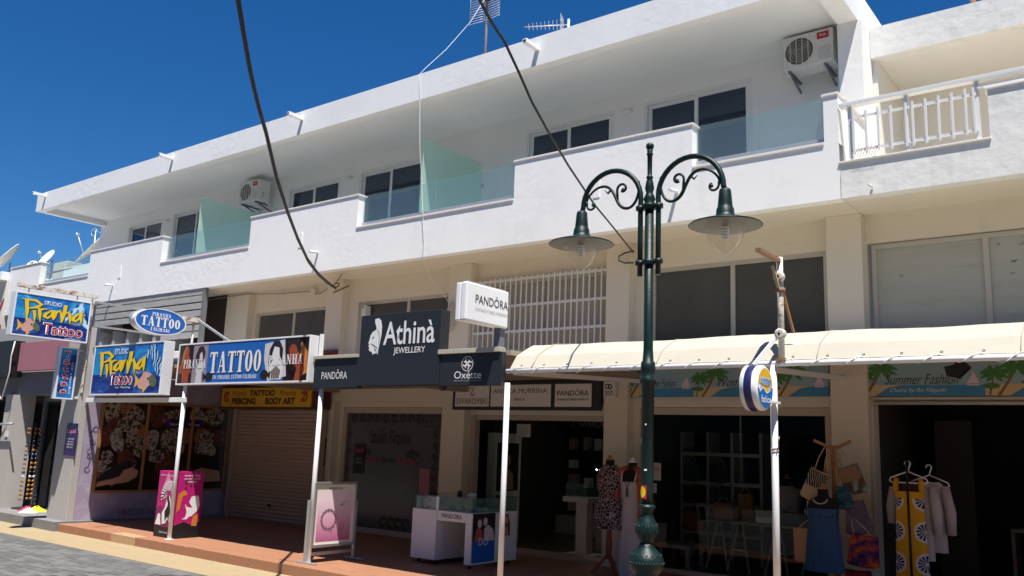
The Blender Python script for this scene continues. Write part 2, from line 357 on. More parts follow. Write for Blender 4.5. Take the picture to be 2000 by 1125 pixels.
def struct(name, b, m, parent=None):
    o = obj(name, b, m, parent)
    if parent is None: o['kind'] = 'structure'
    return o
def share(src, parent, loc):
    """a copy of a part that shares its mesh"""
    c = src.copy(); COL.objects.link(c); c.parent = parent; c.location = loc; return c
def copy_tree(o, parent=None):
    c = o.copy(); COL.objects.link(c)
    if parent is not None: c.parent = parent
    for ch in list(o.children): copy_tree(ch, c)
    return c
X, Y, Z = Vector((1, 0, 0)), Vector((0, 1, 0)), Vector((0, 0, 1))
def front(x, y, z): return (Vector((x, y, z)), X, Z, -Y)       # a face looking at the street
def side(x, y, z): return (Vector((x, y, z)), Y, Z, X)         # a face looking along +x
def rect(x0, x1, y0, y1): return [(x0, y0), (x1, y0), (x1, y1), (x0, y1)]

def text(s, F, x0, x1, y0, y1, m, parent, lift=0.003, bold=0.0, shear=0.0, thick=0.0, name='lettering'):
    """lettering fitted to a box on the frame"""
    c = bpy.data.curves.new('t', 'FONT'); c.body = s; c.size = 1; c.offset = bold; c.shear = shear; c.resolution_u = 3
    t = bpy.data.objects.new('t', c); COL.objects.link(t)
    dg = bpy.context.evaluated_depsgraph_get()
    me = bpy.data.meshes.new_from_object(t.evaluated_get(dg)); bpy.data.objects.remove(t); bpy.data.curves.remove(c)
    vs = [v.co.copy() for v in me.vertices]
    ax, bx = min(v.x for v in vs), max(v.x for v in vs); ay, by = min(v.y for v in vs), max(v.y for v in vs)
    o, u, v_, n = F; off = OFF.get(parent.name, Vector((0, 0, 0))) if parent else Vector((0, 0, 0))
    for v in me.vertices:
        fx = x0+(v.co.x-ax)/(bx-ax)*(x1-x0); fy = y0+(v.co.y-ay)/(by-ay)*(y1-y0)
        v.co = o+u*fx+v_*fy+n*lift-off
    me.name = name
    ob = bpy.data.objects.new(name, me); COL.objects.link(ob); me.materials.append(m)
    if parent: ob.parent = parent
    return ob

SLAB = {
 'T': (.74, [('r', [(.37, .03), (.37, .97)], .24), ('r', [(0, .955), (.74, .955)], .09), ('r', [(.035, .99), (.035, .76)], .07), ('r', [(.705, .99), (.705, .76)], .07), ('r', [(.16, .03), (.58, .03)], .06)]),
 'A': (.86, [('r', [(.40, 1), (.66, .03)], .22), ('r', [(.37, .97), (.13, .03)], .08), ('r', [(.2, .31), (.56, .31)], .07), ('r', [(0, .03), (.27, .03)], .06), ('r', [(.46, .03), (.86, .03)], .06)]),
 'O': (.70, [('o', .35, .5, .34, .10, 0, 360, 1.47, 4.2)]),
 'P': (.70, [('r', [(.21, 0), (.21, 1)], .22), ('r', [(0, .97), (.36, .97)], .06), ('r', [(0, .03), (.42, .03)], .06), ('o', .34, .74, .34, .13, -90, 90, .76, 1.5)]),
 'I': (.44, [('r', [(.22, 0), (.22, 1)], .22), ('r', [(0, .97), (.44, .97)], .06), ('r', [(0, .03), (.44, .03)], .06)]),
 'R': (.80, [('r', [(.21, 0), (.21, 1)], .22), ('r', [(0, .97), (.36, .97)], .06), ('r', [(0, .03), (.40, .03)], .06), ('o', .34, .74, .34, .13, -90, 90, .76, 1.5), ('r', [(.42, .52), (.68, 0)], .2)]),
 'N': (.86, [('r', [(.14, 0), (.14, 1)], .08), ('r', [(.16, 1), (.70, 0)], .2), ('r', [(.72, 0), (.72, 1)], .08), ('r', [(0, .97), (.22, .97)], .06), ('r', [(0, .03), (.28, .03)], .06), ('r', [(.58, .97), (.86, .97)], .06)]),
 'H': (.92, [('r', [(.22, 0), (.22, 1)], .22), ('r', [(.70, 0), (.70, 1)], .22), ('r', [(.2, .5), (.7, .5)], .07), ('r', [(0, .97), (.42, .97)], .06), ('r', [(0, .03), (.42, .03)], .06), ('r', [(.5, .97), (.92, .97)], .06), ('r', [(.5, .03), (.92, .03)], .06)]),
 'F': (.68, [('r', [(.21, 0), (.21, 1)], .22), ('r', [(0, .96), (.66, .96)], .08), ('r', [(.63, .99), (.63, .74)], .07), ('r', [(.25, .52), (.5, .52)], .07), ('r', [(0, .03), (.42, .03)], .06)]),
 'L': (.68, [('r', [(.21, 0), (.21, 1)], .22), ('r', [(0, .97), (.42, .97)], .06), ('r', [(0, .04), (.66, .04)], .08), ('r', [(.63, .01), (.63, .28)], .07)]),
 'K': (.84, [('r', [(.21, 0), (.21, 1)], .22), ('r', [(.3, .42), (.68, .97)], .08), ('r', [(.42, .58), (.72, .02)], .2), ('r', [(0, .97), (.4, .97)], .06), ('r', [(0, .03), (.4, .03)], .06)]),
 'B': (.72, [('r', [(.21, 0), (.21, 1)], .22), ('r', [(0, .97), (.36, .97)], .06), ('r', [(0, .03), (.36, .03)], .06), ('o', .34, .76, .32, .12, -90, 90, .75, 1.4), ('o', .34, .27, .36, .14, -90, 90, .75, 1.4)]),
 ':': (.26, [('r', [(.06, .15), (.22, .15)], .16), ('r', [(.06, .6), (.22, .6)], .16)]),
 ' ': (.40, []),
}
def slab(s, F, x0, x1, y0, y1, m, parent, lift=0.003, name='lettering', arch=0.0, slant=0.0):
    tot = sum(SLAB[c][0]+.1 for c in s)-.1; k = (x1-x0)/tot; h = y1-y0; b = B(); x = 0.0; i = 0
    for c in s:
        w, st = SLAB[c]; o, u, v, n = F
        mid = (x+w/2)/tot-.5; dy = arch*(1-4*mid*mid)*h+slant*mid*(x1-x0)
        G = (o+u*(x0+x*k)+v*(y0+dy), u*k, v*h, n)
        for q in st:
            i += 1; lf = lift+.00025*(i % 8)
            if q[0] == 'r': b.ribbon(q[1], G, lf, w=q[2])
            else: b.ring(q[1], q[2], q[3], q[4], G, lf, q[5], q[6], 20, q[7], q[8])
        x += w+.1
    return obj(name, b, m, parent)

def wall(b, x0, x1, z0, z1, y, th, ops):
    """a wall in an x-z plane, front at y, with openings (xa, xb, za, zb) and their reveals"""
    xs = sorted({x0, x1, *[v for o in ops for v in o[:2]]}); zs = sorted({z0, z1, *[v for o in ops for v in o[2:]]})
    for a, c in zip(xs, xs[1:]):
        for d, e in zip(zs, zs[1:]):
            mx, mz = (a+c)/2, (d+e)/2
            if any(o[0] < mx < o[1] and o[2] < mz < o[3] for o in ops): continue
            b.face([(a, y, d), (c, y, d), (c, y, e), (a, y, e)]); b.face([(a, y+th, d), (c, y+th, d), (c, y+th, e), (a, y+th, e)])
    for xa, xb, za, zb in ops:
        for p, q in (((xa, za), (xb, za)), ((xb, za), (xb, zb)), ((xb, zb), (xa, zb)), ((xa, zb), (xa, za))):
            b.face([(p[0], y, p[1]), (q[0], y, q[1]), (q[0], y+th, q[1]), (p[0], y+th, p[1])])
    for p, q in (((x0, z0), (x1, z0)), ((x1, z0), (x1, z1)), ((x1, z1), (x0, z1)), ((x0, z1), (x0, z0))):
        b.face([(p[0], y, p[1]), (q[0], y, q[1]), (q[0], y+th, q[1]), (p[0], y+th, p[1])])
    return b
def room(b, x0, x1, y0, y1, z0, z1):
    """five inner faces of a room, open to the street"""
    b.face([(x0, y1, z0), (x1, y1, z0), (x1, y1, z1), (x0, y1, z1)])
    b.face([(x0, y0, z0), (x0, y1, z0), (x0, y1, z1), (x0, y0, z1)]); b.face([(x1, y0, z0), (x1, y1, z0), (x1, y1, z1), (x1, y0, z1)])
    b.face([(x0, y0, z1), (x1, y0, z1), (x1, y1, z1), (x0, y1, z1)])
    return b

# ================================================================== SETTING
struct('street', B().box(-400, 400, -400, 400, -0.3, -0.012), street_m)
struct('pavement', B().box(-60, 40, 6.12, 7.4, -0.2, 0.0), strip_m)
st = bpy.data.objects['street']
# pavers: the near ones that can be told apart, row by row with staggered joints
pb = B().box(-.118, .118, -.058, .058, -.03, 0.0, bev=.004); pm = None; npv = 0
pavers = [paver, mat('light_grey_paver', (0.15, 0.147, 0.14), 0.9, var=0.25, vscale=5, bump=0.5, bscale=50), mat('dark_grey_paver', (0.104, 0.104, 0.105), 0.9, var=0.25, vscale=5, bump=0.5, bscale=50)]
protos = []
rest = B()
for j in range(16):
    yy = 6.055-j*.124
    xlo, xhi = -17.6, -9.0-(6.1-yy)*.75
    k = 0; xx = -17.6+(.125 if j % 2 else 0)
    while xx < xhi:
        near = yy < 6.1-(-9.0-xx)*.0 and xx > -13.9-(6.1-yy)*-.9
        if near and npv < 300:
            jj = random.randrange(3)
            if len(protos) < 3:
                if not protos:
                    p0 = obj('paver', pb, pavers[0], st); protos.append(p0); p0.location = (xx, yy, 0.0); npv += 1; xx += .248; continue
                p1 = share(protos[0], st, (xx, yy, 0)); p1.data = protos[0].data.copy(); p1.data.materials[0] = pavers[len(protos)]; protos.append(p1)
            else:
                q = share(protos[jj], st, (xx, yy, random.uniform(-.003, .002))); q.rotation_euler = (random.uniform(-.008, .008), random.uniform(-.008, .008), random.uniform(-.012, .012))
            npv += 1
        elif yy > 4.0:
            rest.box(xx-.118, xx+.118, yy-.058, yy+.058, -.03, random.uniform(-.003, .001))
        xx += .248
far_pav = obj('paver', rest, pavers[0], st); far_pav['kind'] = 'stuff'

# porch with tiles
PX0 = -14.22
struct('porch', B().box(PX0, 6, 6.86, 14.5, -0.1, 0.100), grout)
po = bpy.data.objects['porch']
tl = obj('floor_tile', B().box(-.163, .163, -.163, .163, -.02, 0.018, bev=.003), terra, po)
first = True; nt_ = 0; trest = B()
for i in range(int(20.2/.33)):
    for j in range(11):
        x, y = PX0+.17+i*.33, 7.235+j*.33
        z = .1+random.uniform(-.0012, .0012)
        # only the part of the porch floor that shows above the lower edge of the view, in front of the shops
        vis = (y < 9.9) and (x < -6.2) and not (x > -9.4 and y < 7.3)
        if vis and nt_ < 230:
            if first: tl.location = (x, y, z); first = False
            else: share(tl, po, (x, y, z))
            nt_ += 1
        else: trest.box(x-.163, x+.163, y-.163, y+.163, z-.02, z+.018)
ft = obj('floor_tile', trest, terra, po); ft['kind'] = 'stuff'
# kerb tiles: a nosing along the porch edge, one of them replaced in a paler colour
kt = None; krest = B()
for i in range(61):
    x = PX0+.17+i*.33; zz = random.uniform(-.002, .002)
    if x < -6.5:
        if kt is None: kt = obj('kerb_tile', B().box(-.162, .162, -.02, .19, -.118, 0.02, bev=.006), terra, po); q = kt; q.location = (x, 6.87, .1)
        else: q = share(kt, po, (x, 6.87+random.uniform(-.003, .003), .1+zz))
        if i in (5, 6):
            q.data = q.data.copy(); q.data.materials[0] = terra_pale; q['label'] = 'paler replaced kerb tile'
    else: krest.box(x-.162, x+.162, 6.85, 7.06, -.018, .12+zz)
obj('kerb_tile', krest, terra, po)['kind'] = 'stuff'
# grey step of the shop on the left
struct('step', B().prism([(-30, 7.02, -.1), (-14.23, 6.80, -.1), (-14.23, 12, -.1), (-30, 12, -.1)], (0, 0, .245)), mat('grey_step_concrete', (0.20, 0.20, 0.20), 0.85, var=0.15, vscale=5, bump=0.35, dirt=(0.30, 0.29, 0.28), dscale=4))

# ================================================================== WHITE BUILDING
A = thing('shop_building', 'long white two storey building with stepped balcony parapet above cream shopfronts', 'building', (-12, 10.1, 0))
cols_x = [(-14.88, -14.16), (-11.86, -11.44), (-8.94, -8.49), (-6.04, -5.68), (-3.05, -2.65)]
for a, c in cols_x:
    obj('column', B().box(a, c, 9.95, 10.25, .1, 4.394, bev=.008), beige, A)
ops = [(-14.09, -11.87, 3.0, 3.975), (-11.17, -8.95, 3.0, 3.985), (-8.44, -6.055, 3.0, 4.075), (-5.44, -3.1, 3.0, 4.03),
       (-14.05, -11.87, .1, 2.46), (-11.35, -9.03, .1, 2.16), (-8.48, -6.09, .1, 2.05), (-5.575, -3.1, .1, 2.175)]
obj('street_wall', wall(B(), -14.3, -2.86, .1, 4.394, 10.1, .22, ops), beige, A)
obj('soffit', B().box(-23.38, -2.66, 9.30, 10.6, 4.394, 4.44), beige, A)
obj('balcony_slab', B().box(-23.38, -2.66, 9.41, 11.3, 4.445, 4.62), white_flat, A)
# stepped parapet: outline in x-z pushed back along y
TOP, LOW, BOT = 5.585, 5.02, 4.385
pts = [(-23.39, BOT), (-2.66, BOT), (-2.66, TOP), (-2.82, TOP), (-2.82, LOW), (-4.415, LOW), (-4.415, TOP), (-7.16, TOP), (-7.16, LOW), (-10.41, LOW), (-10.41, TOP), (-13.31, TOP), (-13.31, LOW), (-16.29, LOW), (-16.29, TOP), (-19.28, TOP), (-19.28, LOW), (-21.72, LOW), (-21.72, TOP), (-23.39, TOP)]
bq = B()
xs = [-23.39, -21.72, -19.28, -16.29, -13.31, -10.41, -7.16, -4.415, -2.82, -2.66]
def prof(b, x0, x1, z0, z1, y0=9.245, y1=9.40):
    nx = max(1, int((x1-x0)/.16)); nz = max(1, int((z1-z0)/.11)); g = []
    for j in range(nz+1):
        row = []
        for i in range(nx+1):
            x = x0+(x1-x0)*i/nx; z = z0+(z1-z0)*j/nz; e = 0 if i in (0, nx) or j in (0, nz) else 0
            row.append((x, y0+e, z))
        g.append(row)
    n0 = set(b.bm.faces); b.sheet(g)
    for f in b.bm.faces:
        if f not in n0: f.smooth = False
for i, (a, c) in enumerate(zip(xs, xs[1:])):
    top = TOP if i % 2 == 0 else LOW
    prof(bq, a, c, BOT, LOW)
    if top == TOP: prof(bq, a, c, LOW, TOP)
    for (p, q) in (((a, top), (c, top)), ((a, BOT), (c, BOT))):
        bq.face([(p[0], 9.245, p[1]), (q[0], 9.245, q[1]), (q[0], 9.40, q[1]), (p[0], 9.40, p[1])])
    bq.face([(a, 9.40, BOT), (c, 9.40, BOT), (c, 9.40, top), (a, 9.40, top)])
    if top == TOP:
        for x in (a, c): bq.face([(x, 9.245, LOW), (x, 9.40, LOW), (x, 9.40, TOP), (x, 9.245, TOP)])
bq.face([(-23.39, 9.245, BOT), (-23.39, 9.40, BOT), (-23.39, 9.40, LOW), (-23.39, 9.245, LOW)])
bmesh.ops.remove_doubles(bq.bm, verts=bq.bm.verts, dist=.0005)
obj('parapet', bq, white, A)
for i, (a, c) in enumerate(zip(xs, xs[1:])):
    if i % 2 == 0: obj('coping', B().box(a-.02, c+(.02 if i < 8 else .01), 9.230, 9.43, TOP+.002, TOP+.035, bev=.006), marble, A)
    else: obj('coping', B().box(a+.003, c-.003, 9.228, 9.44, LOW+.002, LOW+.036, bev=.006), marble, A)
# glass balustrades in the low stretches
def glass_run(x0, x1):
    ch = obj('glass_channel', B().box(x0+.005, x1-.005, 9.345, 9.40, LOW+.036, LOW+.125, bev=.004), alu, A)
    n = 2; w = (x1-x0)/n
    for k in range(n):
        obj('glass_balustrade', B().box(x0+k*w+.008, x0+(k+1)*w-.008, 9.366, 9.378, LOW+.06, 5.61, bev=.002), bal_glass, A)
for a, c in ((-21.72, -19.28), (-16.29, -13.31), (-10.41, -7.16), (-4.415, -2.82)): glass_run(a, c)
# frosted partitions between flats
for x, z1 in ((-9.2, 6.42), (-15.4, 6.36)):
    pn = obj('glass_partition', B().box(x-.006, x+.006, 9.46, 10.95, 4.75, z1, bev=.002), frost_glass, A)
    for z in (5.30, 6.0): obj('clamp', B().box(x-.02, x+.02, 10.93, 10.998, z, z+.07, bev=.004), steel, pn)
# drain spouts on the parapet and on the roof edge
for x, z in ((-18.11, 4.72), (-11.33, 4.72), (-4.62, 4.76)):
    obj('drain_spout', B().tube([(x, 9.24, z), (x-.01, 9.07, z-.012)], .024, 10), white_frame, A)
for x, z in ((-22.0, 7.33), (-16.27, 7.28), (-12.07, 7.28), (-6.83, 7.24)):
    sp = obj('roof_spout', B().box(x-.035, x+.035, 8.93, 9.24, z-.03, z+.035, bev=.004), white_flat, A)
    obj('spout_mouth', B().box(x-.022, x+.022, 8.926, 8.929, z-.014, z+.02), black, sp)
for x in (-17.88, -11.82, -5.78): obj('overflow_slot', B().box(x-.05, x+.05, 9.236, 9.25, 4.86, 5.13, bev=.003), white_flat, A)
# upper wall with windows
uops = []
wins = [(-21.10, -19.46, 5.45, 6.85), (-19.02, -17.05, 4.66, 6.9), (-14.60, -12.93, 5.45, 6.83), (-12.39, -10.64, 4.66, 6.84), (-8.29, -6.58, 5.45, 6.86), (-6.05, -4.33, 4.66, 6.87)]
obj('upper_wall', wall(B(), -22.56, -2.96, 4.6, 7.12, 11.0, .22, wins), white_flat, A)
obj('end_wall', B().box(-22.56, -22.36, 11.225, 16, 4.62, 7.12), white_flat, A)
obj('rear_wall', B().box(-22.36, -2.7, 15.8, 16, 4.62, 7.12), white_flat, A)
def window(x0, x1, z0, z1, y=11.0):
    b = B(); f = .045
    for q in ((x0, x1, z1-f, z1), (x0, x1, z0, z0+f), (x0, x0+f, z0+f, z1-f), (x1-f, x1, z0+f, z1-f)): b.box(q[0], q[1], y+.004, y+.12, q[2], q[3], bev=.004)
    w = obj('window', b, white_frame, A); xm = (x0+x1)/2
    # two sliding sashes, one in front of the other
    for k, (a, c, d) in enumerate(((x0+f, xm+.035, .055), (xm-.035, x1-f, .015))):
        s_ = B(); g = .06; zz0, zz1 = z0+f, z1-f
        for q in ((a, c, zz1-g, zz1), (a, c, zz0, zz0+g), (a, a+g, zz0+g, zz1-g), (c-g, c, zz0+g, zz1-g)): s_.box(q[0], q[1], y+d, y+d+.035, q[2], q[3], bev=.004)
        obj('sash', s_, white_frame, w)
        obj('pane', B().box(a+g, c-g, y+d+.015, y+d+.02, zz0+g, zz1-g), dark_pane, w)
    return w
for w in wins: window(*w)
for x, z in ((-19.24, 6.73), (-12.66, 6.75), (-6.31, 6.78)):
    obj('wall_light', B().box(x-.07, x+.07, 10.90, 10.998, z-.02, z+.025, bev=.006), white_frame, A)
# roof: ceiling, fascia, end lips
obj('ceiling', B().box(-22.3, -2.95, 9.40, 16, 7.12, 7.3), white_flat, A)
fb = B(); prof(fb, -22.45, -2.70, 6.99, 7.435)
for q in ([(-22.45, 9.245, 6.99), (-2.7, 9.245, 6.99), (-2.7, 9.4, 6.99), (-22.45, 9.4, 6.99)], [(-22.45, 9.245, 7.435), (-2.7, 9.245, 7.435), (-2.7, 9.4, 7.435), (-22.45, 9.4, 7.435)], [(-22.45, 9.4, 6.99), (-2.7, 9.4, 6.99), (-2.7, 9.4, 7.435), (-22.45, 9.4, 7.435)], [(-22.45, 9.245, 6.99), (-22.45, 9.4, 6.99), (-22.45, 9.4, 7.435), (-22.45, 9.245, 7.435)], [(-2.7, 9.245, 6.99), (-2.7, 9.4, 6.99), (-2.7, 9.4, 7.435), (-2.7, 9.245, 7.435)]): fb.face(q)
bmesh.ops.remove_doubles(fb.bm, verts=fb.bm.verts, dist=.0005)
obj('roof_fascia', fb, white, A)
obj('roof_edge', B().box(-22.45, -22.3, 9.405, 16, 6.99, 7.432), white_flat, A)
obj('roof_edge', B().box(-2.95, -2.703, 9.405, 16, 6.99, 7.432), white, A)
obj('dividing_wall', B().box(-2.955, -2.66, 10.35, 16, 5.0, 6.988).box(-2.955, -2.66, 10.35, 10.76, 4.45, 5.0), white, A)
obj('low_dividing_wall', B().prism([(-2.82, 9.403, 4.45), (-2.82, 9.403, TOP), (-2.82, 10.348, TOP), (-2.82, 10.348, 4.45)], (.16, 0, 0)), white, A)
obj('coping', B().box(-2.85, -2.635, 9.435, 10.345, TOP+.002, TOP+.035, bev=.006), marble, A)
# first-floor windows with dusty panes in dull frames
def old_window(x0, x1, z0, z1, y, parent, pane=dusty_pane, nm='mezzanine_window', mx=None, mm=alu_beige):
    b = B(); f = .05; mx = mx or (x0+x1)/2
    for q in ((x0, x1, z1-f, z1), (x0, x1, z0, z0+f), (x0, x0+f, z0+f, z1-f), (x1-f, x1, z0+f, z1-f), (mx-.03, mx+.03, z0+f, z1-f)): b.box(q[0], q[1], y+.05, y+.12, q[2], q[3], bev=.004)
    w = obj(nm, b, mm, parent)
    for a, c, d in ((x0+f, mx-.03, .085), (mx+.03, x1-f, .075)):
        obj('pane', B().box(a, c, y+d, y+d+.006, z0+f, z1-f), pane, w)
    return w
for i, o_ in enumerate(ops[:4]): old_window(*o_, 10.1, A, pale_dusty_pane if i == 2 else dusty_pane, mx=(-10.0 if i == 1 else (-4.29 if i == 3 else None)))
# white security grille on the third window
gr = obj('window_grille', B().box(-8.47, -6.05, 10.03, 10.055, 4.055, 4.09).box(-8.47, -6.05, 10.03, 10.055, 3.655, 3.69).box(-8.47, -6.05, 10.03, 10.055, 3.265, 3.30).box(-8.47, -6.05, 10.03, 10.055, 2.87, 2.905), pole_m, A)
gx0 = -8.45
gbm = None
for i in range(25):
    x = gx0+i*.0998
    if gbm is None: gbm = obj('bar', B().box(x-.008, x+.008, 10.01, 10.027, 2.85, 4.11), pole_m, gr)
    else: share(gbm, gr, (i*.0998, 0, 0))
# ground floor: shutter, shop windows, rooms behind
box_l = obj('shutter_box', B().box(-14.28, -11.5, 9.62, 9.93, 2.10, 2.52, bev=.01), maroon, A)
sh = obj('roller_shutter', B().box(-14.06, -14.0, 9.80, 9.90, .12, 2.1).box(-11.6, -11.54, 9.80, 9.90, .12, 2.1).box(-14.0, -11.6, 9.89, 9.93, .1, 2.1), shutter_m, A)
sl = None
for i in range(30):
    z = .13+i*.0655
    if sl is None:
        n = 5; p = [(-14.0, 9.885-.018*math.sin(math.pi*k/n), z+.0625*k/n) for k in range(n+1)]
        sl = obj('slat', B().prism(p+[(-14.0, 9.889, z+.0625), (-14.0, 9.889, z)], (2.4, 0, 0)), shutter_m, sh)
    else: share(sl, sh, (0, 0, i*.0655))
obj('lock', B().box(-12.9, -12.82, 9.855, 9.866, .38, .43, bev=.003), black, sh)
obj('lintel_beam', B().box(-11.5, -8.9, 9.99, 10.098, 2.24, 2.46, bev=.006), beige, A)
sw = obj('shop_window', B().box(-11.35, -9.03, 10.12, 10.20, 2.06, 2.155).box(-11.35, -11.28, 10.12, 10.2, .1, 2.06).box(-9.1, -9.03, 10.12, 10.2, .1, 2.06).box(-11.28, -9.1, 10.12, 10.2, .1, .2), mat('cream_window_frame', (0.52, 0.43, 0.34), 0.5), A)
obj('pane', B().box(-11.28, -9.1, 10.15, 10.16, .2, 2.06), mat('grey_filmed_glass', (0.095, 0.096, 0.095), 0.18, var=0.2, vscale=0.8, spec=0.4), sw)
# black tendril ornaments and lettering printed on the filmed glass
F = front(-11.28, 10.148, .2); orn = B()
for k in range(9):
    cx = .18+k*.19; orn.ring(cx, 1.78, .075, .035, F, .001+.0003*k, random.uniform(0, 90), random.uniform(250, 340), 14); orn.ribbon([(cx-.09, 1.84, .01), (cx, 1.82, .05), (cx+.1, 1.72, .008)], F, .004+.0003*k)
for k in range(8):
    cy = .35+k*.17; orn.ring(2.06, cy, .06, .03, F, .001+.0003*k, random.uniform(90, 180), random.uniform(330, 430), 14); orn.ribbon([(2.1, cy+.1, .01), (2.04, cy+.02, .045), (2.11, cy-.08, .008)], F, .004+.0003*k)
for k in range(4):
    cy = .6+k*.3; orn.ring(.10, cy, .05, .025, F, .001+.0003*k, 0, 260, 14)
for k in range(4): orn.ring(1.0+k*.17, .12, .09, .045, F, .001+.0004*k, 20, 300, 14)
for cx in (.48, 1.58):
    orn.poly([(cx-.16, 1.22), (cx-.02, 1.30), (cx+.14, 1.24), (cx+.16, 1.16), (cx+.02, 1.2), (cx+.12, 1.06), (cx-.04, 1.16), (cx-.12, 1.14)], F, .002)
obj('glass_ornament', orn, letter_k, sw, True)
obj('glass_badge', B().ring(1.86, 1.74, .10, .085, F, .006).ring(2.05, 1.74, .10, .085, F, .0065).ribbon([(1.82, 1.74), (1.9, 1.74)], F, .006, .014).ribbon([(1.86, 1.7), (1.86, 1.78)], F, .007, .014).ribbon([(2.01, 1.74), (2.09, 1.74)], F, .006, .014), letter_k, sw)
text('Studio Piranha', F, .58, 1.5, 1.36, 1.60, letter_k, sw, bold=.005)
text('Tattoo', F, .50, .82, 1.06, 1.15, letter_r, sw); text('Piercing', F, .9, 1.2, 1.03, 1.15, letter_k, sw); text('Permanent', F, 1.27, 1.68, 1.06, 1.15, letter_r, sw)
# jewellery shop opening and fashion window
jf = obj('shop_door_frame', B().box(-8.48, -8.40, 10.1, 10.2, .1, 2.045).box(-8.39, -6.1, 10.11, 10.19, 1.98, 2.045).box(-8.48, -6.09, 10.02, 10.34, .1, .165, bev=.004), mat('cream_door_frame', (0.48, 0.38, 0.30), 0.5), A)
obj('glass_door', B().box(-8.31, -8.30, 10.22, 11.0, .17, 1.97), shop_glass, jf)
fw = obj('shop_window', B().box(-5.575, -3.1, 10.11, 10.19, 2.08, 2.17).box(-5.575, -5.50, 10.11, 10.19, .1, 2.08).box(-3.17, -3.1, 10.11, 10.19, .1, 2.08).box(-5.50, -3.17, 10.11, 10.19, .1, .17), bpy.data.materials['cream_window_frame'], A)
for a, c in ((-5.5, -4.62), (-4.61, -3.17)): obj('pane', B().box(a, c, 10.145, 10.153, .17, 2.08), shop_glass, fw)
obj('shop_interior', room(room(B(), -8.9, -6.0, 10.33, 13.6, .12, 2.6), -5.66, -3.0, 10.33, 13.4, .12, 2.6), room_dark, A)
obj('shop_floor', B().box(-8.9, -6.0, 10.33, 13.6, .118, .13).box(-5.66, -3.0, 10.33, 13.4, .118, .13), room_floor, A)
# side wall of the tattoo parlour with a framed mural
obj('side_wall', B().box(-14.9, -14.3, 7.13, 10.2, .09, 2.62), [purple_wall], A)
obj('corner_pilaster', B().box(-14.95, -14.297, 7.0, 7.128, .09, 3.3, bev=.006), pillar_m, A)
sketch_warm = pattern('warm_collage_print', [(78, 38, 32), (112, 66, 52), (44, 20, 22)], 'noise', 9, .35, [.4, .55, .7], 1.0); sketch_pale = pattern('pale_collage_print', [(176, 166, 158), (120, 112, 108), (40, 36, 38)], 'noise', 16, .35, [.45, .56, .66], 1.5)
mu = obj('mural', B().box(-14.3, -14.285, 7.36, 9.88, .62, 2.09), mural_bg, A)
Fm = side(-14.285, 7.36, .62)
b = B()
for y in (0, .82, 1.70, 2.46): b.box(-14.298, -14.265, 7.36+y, 7.41+y, .58, 2.12, bev=.004)
b.box(-14.298, -14.266, 7.41, 9.82, .58, .62).box(-14.298, -14.266, 7.41, 9.82, 2.085, 2.12)
obj('mural_frame', b, wood_frame, mu)
random.seed(3)
cut = [(.20, 1.30, .13, .17), (.42, 1.36, .10, .10), (.65, 1.27, .13, .15), (.18, .98, .09, .20), (.40, 1.08, .09, .09), (.38, .80, .10, .17), (.60, .90, .08, .16), (.72, 1.02, .05, .09), (.24, .56, .08, .09), (.52, .50, .11, .14), (.72, .70, .08, .14), (.14, .40, .08, .07), (.30, .26, .10, .12), (.12, .22, .07, .12), (.68, .42, .06, .06),
       (1.02, 1.26, .12, .17), (1.30, 1.30, .15, .08), (1.0, .88, .10, .16), (1.30, .86, .14, .17), (1.52, .98, .09, .16), (1.55, .72, .09, .12), (1.25, .46, .12, .18), (1.05, .60, .10, .08),
       (1.86, 1.28, .12, .14), (2.15, 1.28, .16, .14), (1.88, .95, .09, .12), (2.1, .92, .12, .12), (2.32, .95, .1, .13), (1.9, .72, .1, .1), (2.15, .68, .12, .08)]
cut = [(cx+.05*math.sin(i*2.1), cy+.03*math.cos(i*1.3), rx*(1.05+.3*abs(math.sin(i*1.9))), ry*(1.0+.25*abs(math.cos(i*2.3)))) for i, (cx, cy, rx, ry) in enumerate(cut)]
for i, (cx, cy, rx, ry) in enumerate(cut):
    pts = []
    for k in range(20):
        t = 2*math.pi*k/20; ex = (2.0, 4.0, 2.4)[i % 3]; e = (abs(math.cos(t))**ex+abs(math.sin(t))**ex)**(-1/ex)*1.08*(1+.05*math.sin(3*t+i)); q_ = .35*math.sin(i*1.7); a_, b_ = rx*e*math.cos(t), ry*e*math.sin(t)
        pts.append((cx+a_*math.cos(q_)-b_*math.sin(q_), cy+a_*math.sin(q_)+b_*math.cos(q_)))
    obj('tattoo_print', B().poly(pts, Fm, .002+.0004*(i % 6)), (sketch, sketch2, sketch, sketch_warm, sketch, sketch_pale)[i % 6], mu)
lady = B().poly([(.06, .06), (.30, .10), (.55, .12), (.6, .2), (.46, .22), (.30, .18), (.08, .13)], Fm, .006).poly([(.44, .16), (.60, .13), (.76, .22), (.78, .32), (.66, .38), (.5, .33), (.42, .24)], Fm, .0065).poly([(1.72, .28), (2.0, .38), (2.38, .32), (2.42, .14), (2.1, .12), (1.74, .18)], Fm, .006)
obj('reclining_figure_print', lady, skin, mu, True)
obj('hair_print', B().poly([(.05, .14), (.3, .19), (.45, .23), (.52, .34), (.68, .39), (.60, .50), (.36, .42), (.12, .26)], Fm, .0072), hair, mu)
Fs = side(-14.28, 8.53, 1.74)
pl = obj('purple_notice', B().box(-14.284, -14.278, 8.53, 9.30, 1.70, 1.86), purple_poster, mu)
text('Tattoo &', Fs, .10, .30, 0, .05, letter_w, mu, .003); text('Piercing', Fs, .48, .70, .0, .05, letter_w, mu, .003)
gf = B(); Fg = side(-14.297, 7.13, .1); random.seed(5)
for k in range(4): gf.ring(.12+.02*k, .86+.22*k, .05, .036, Fg, .002+.0003*k, random.uniform(0, 90), random.uniform(260, 400), 16)
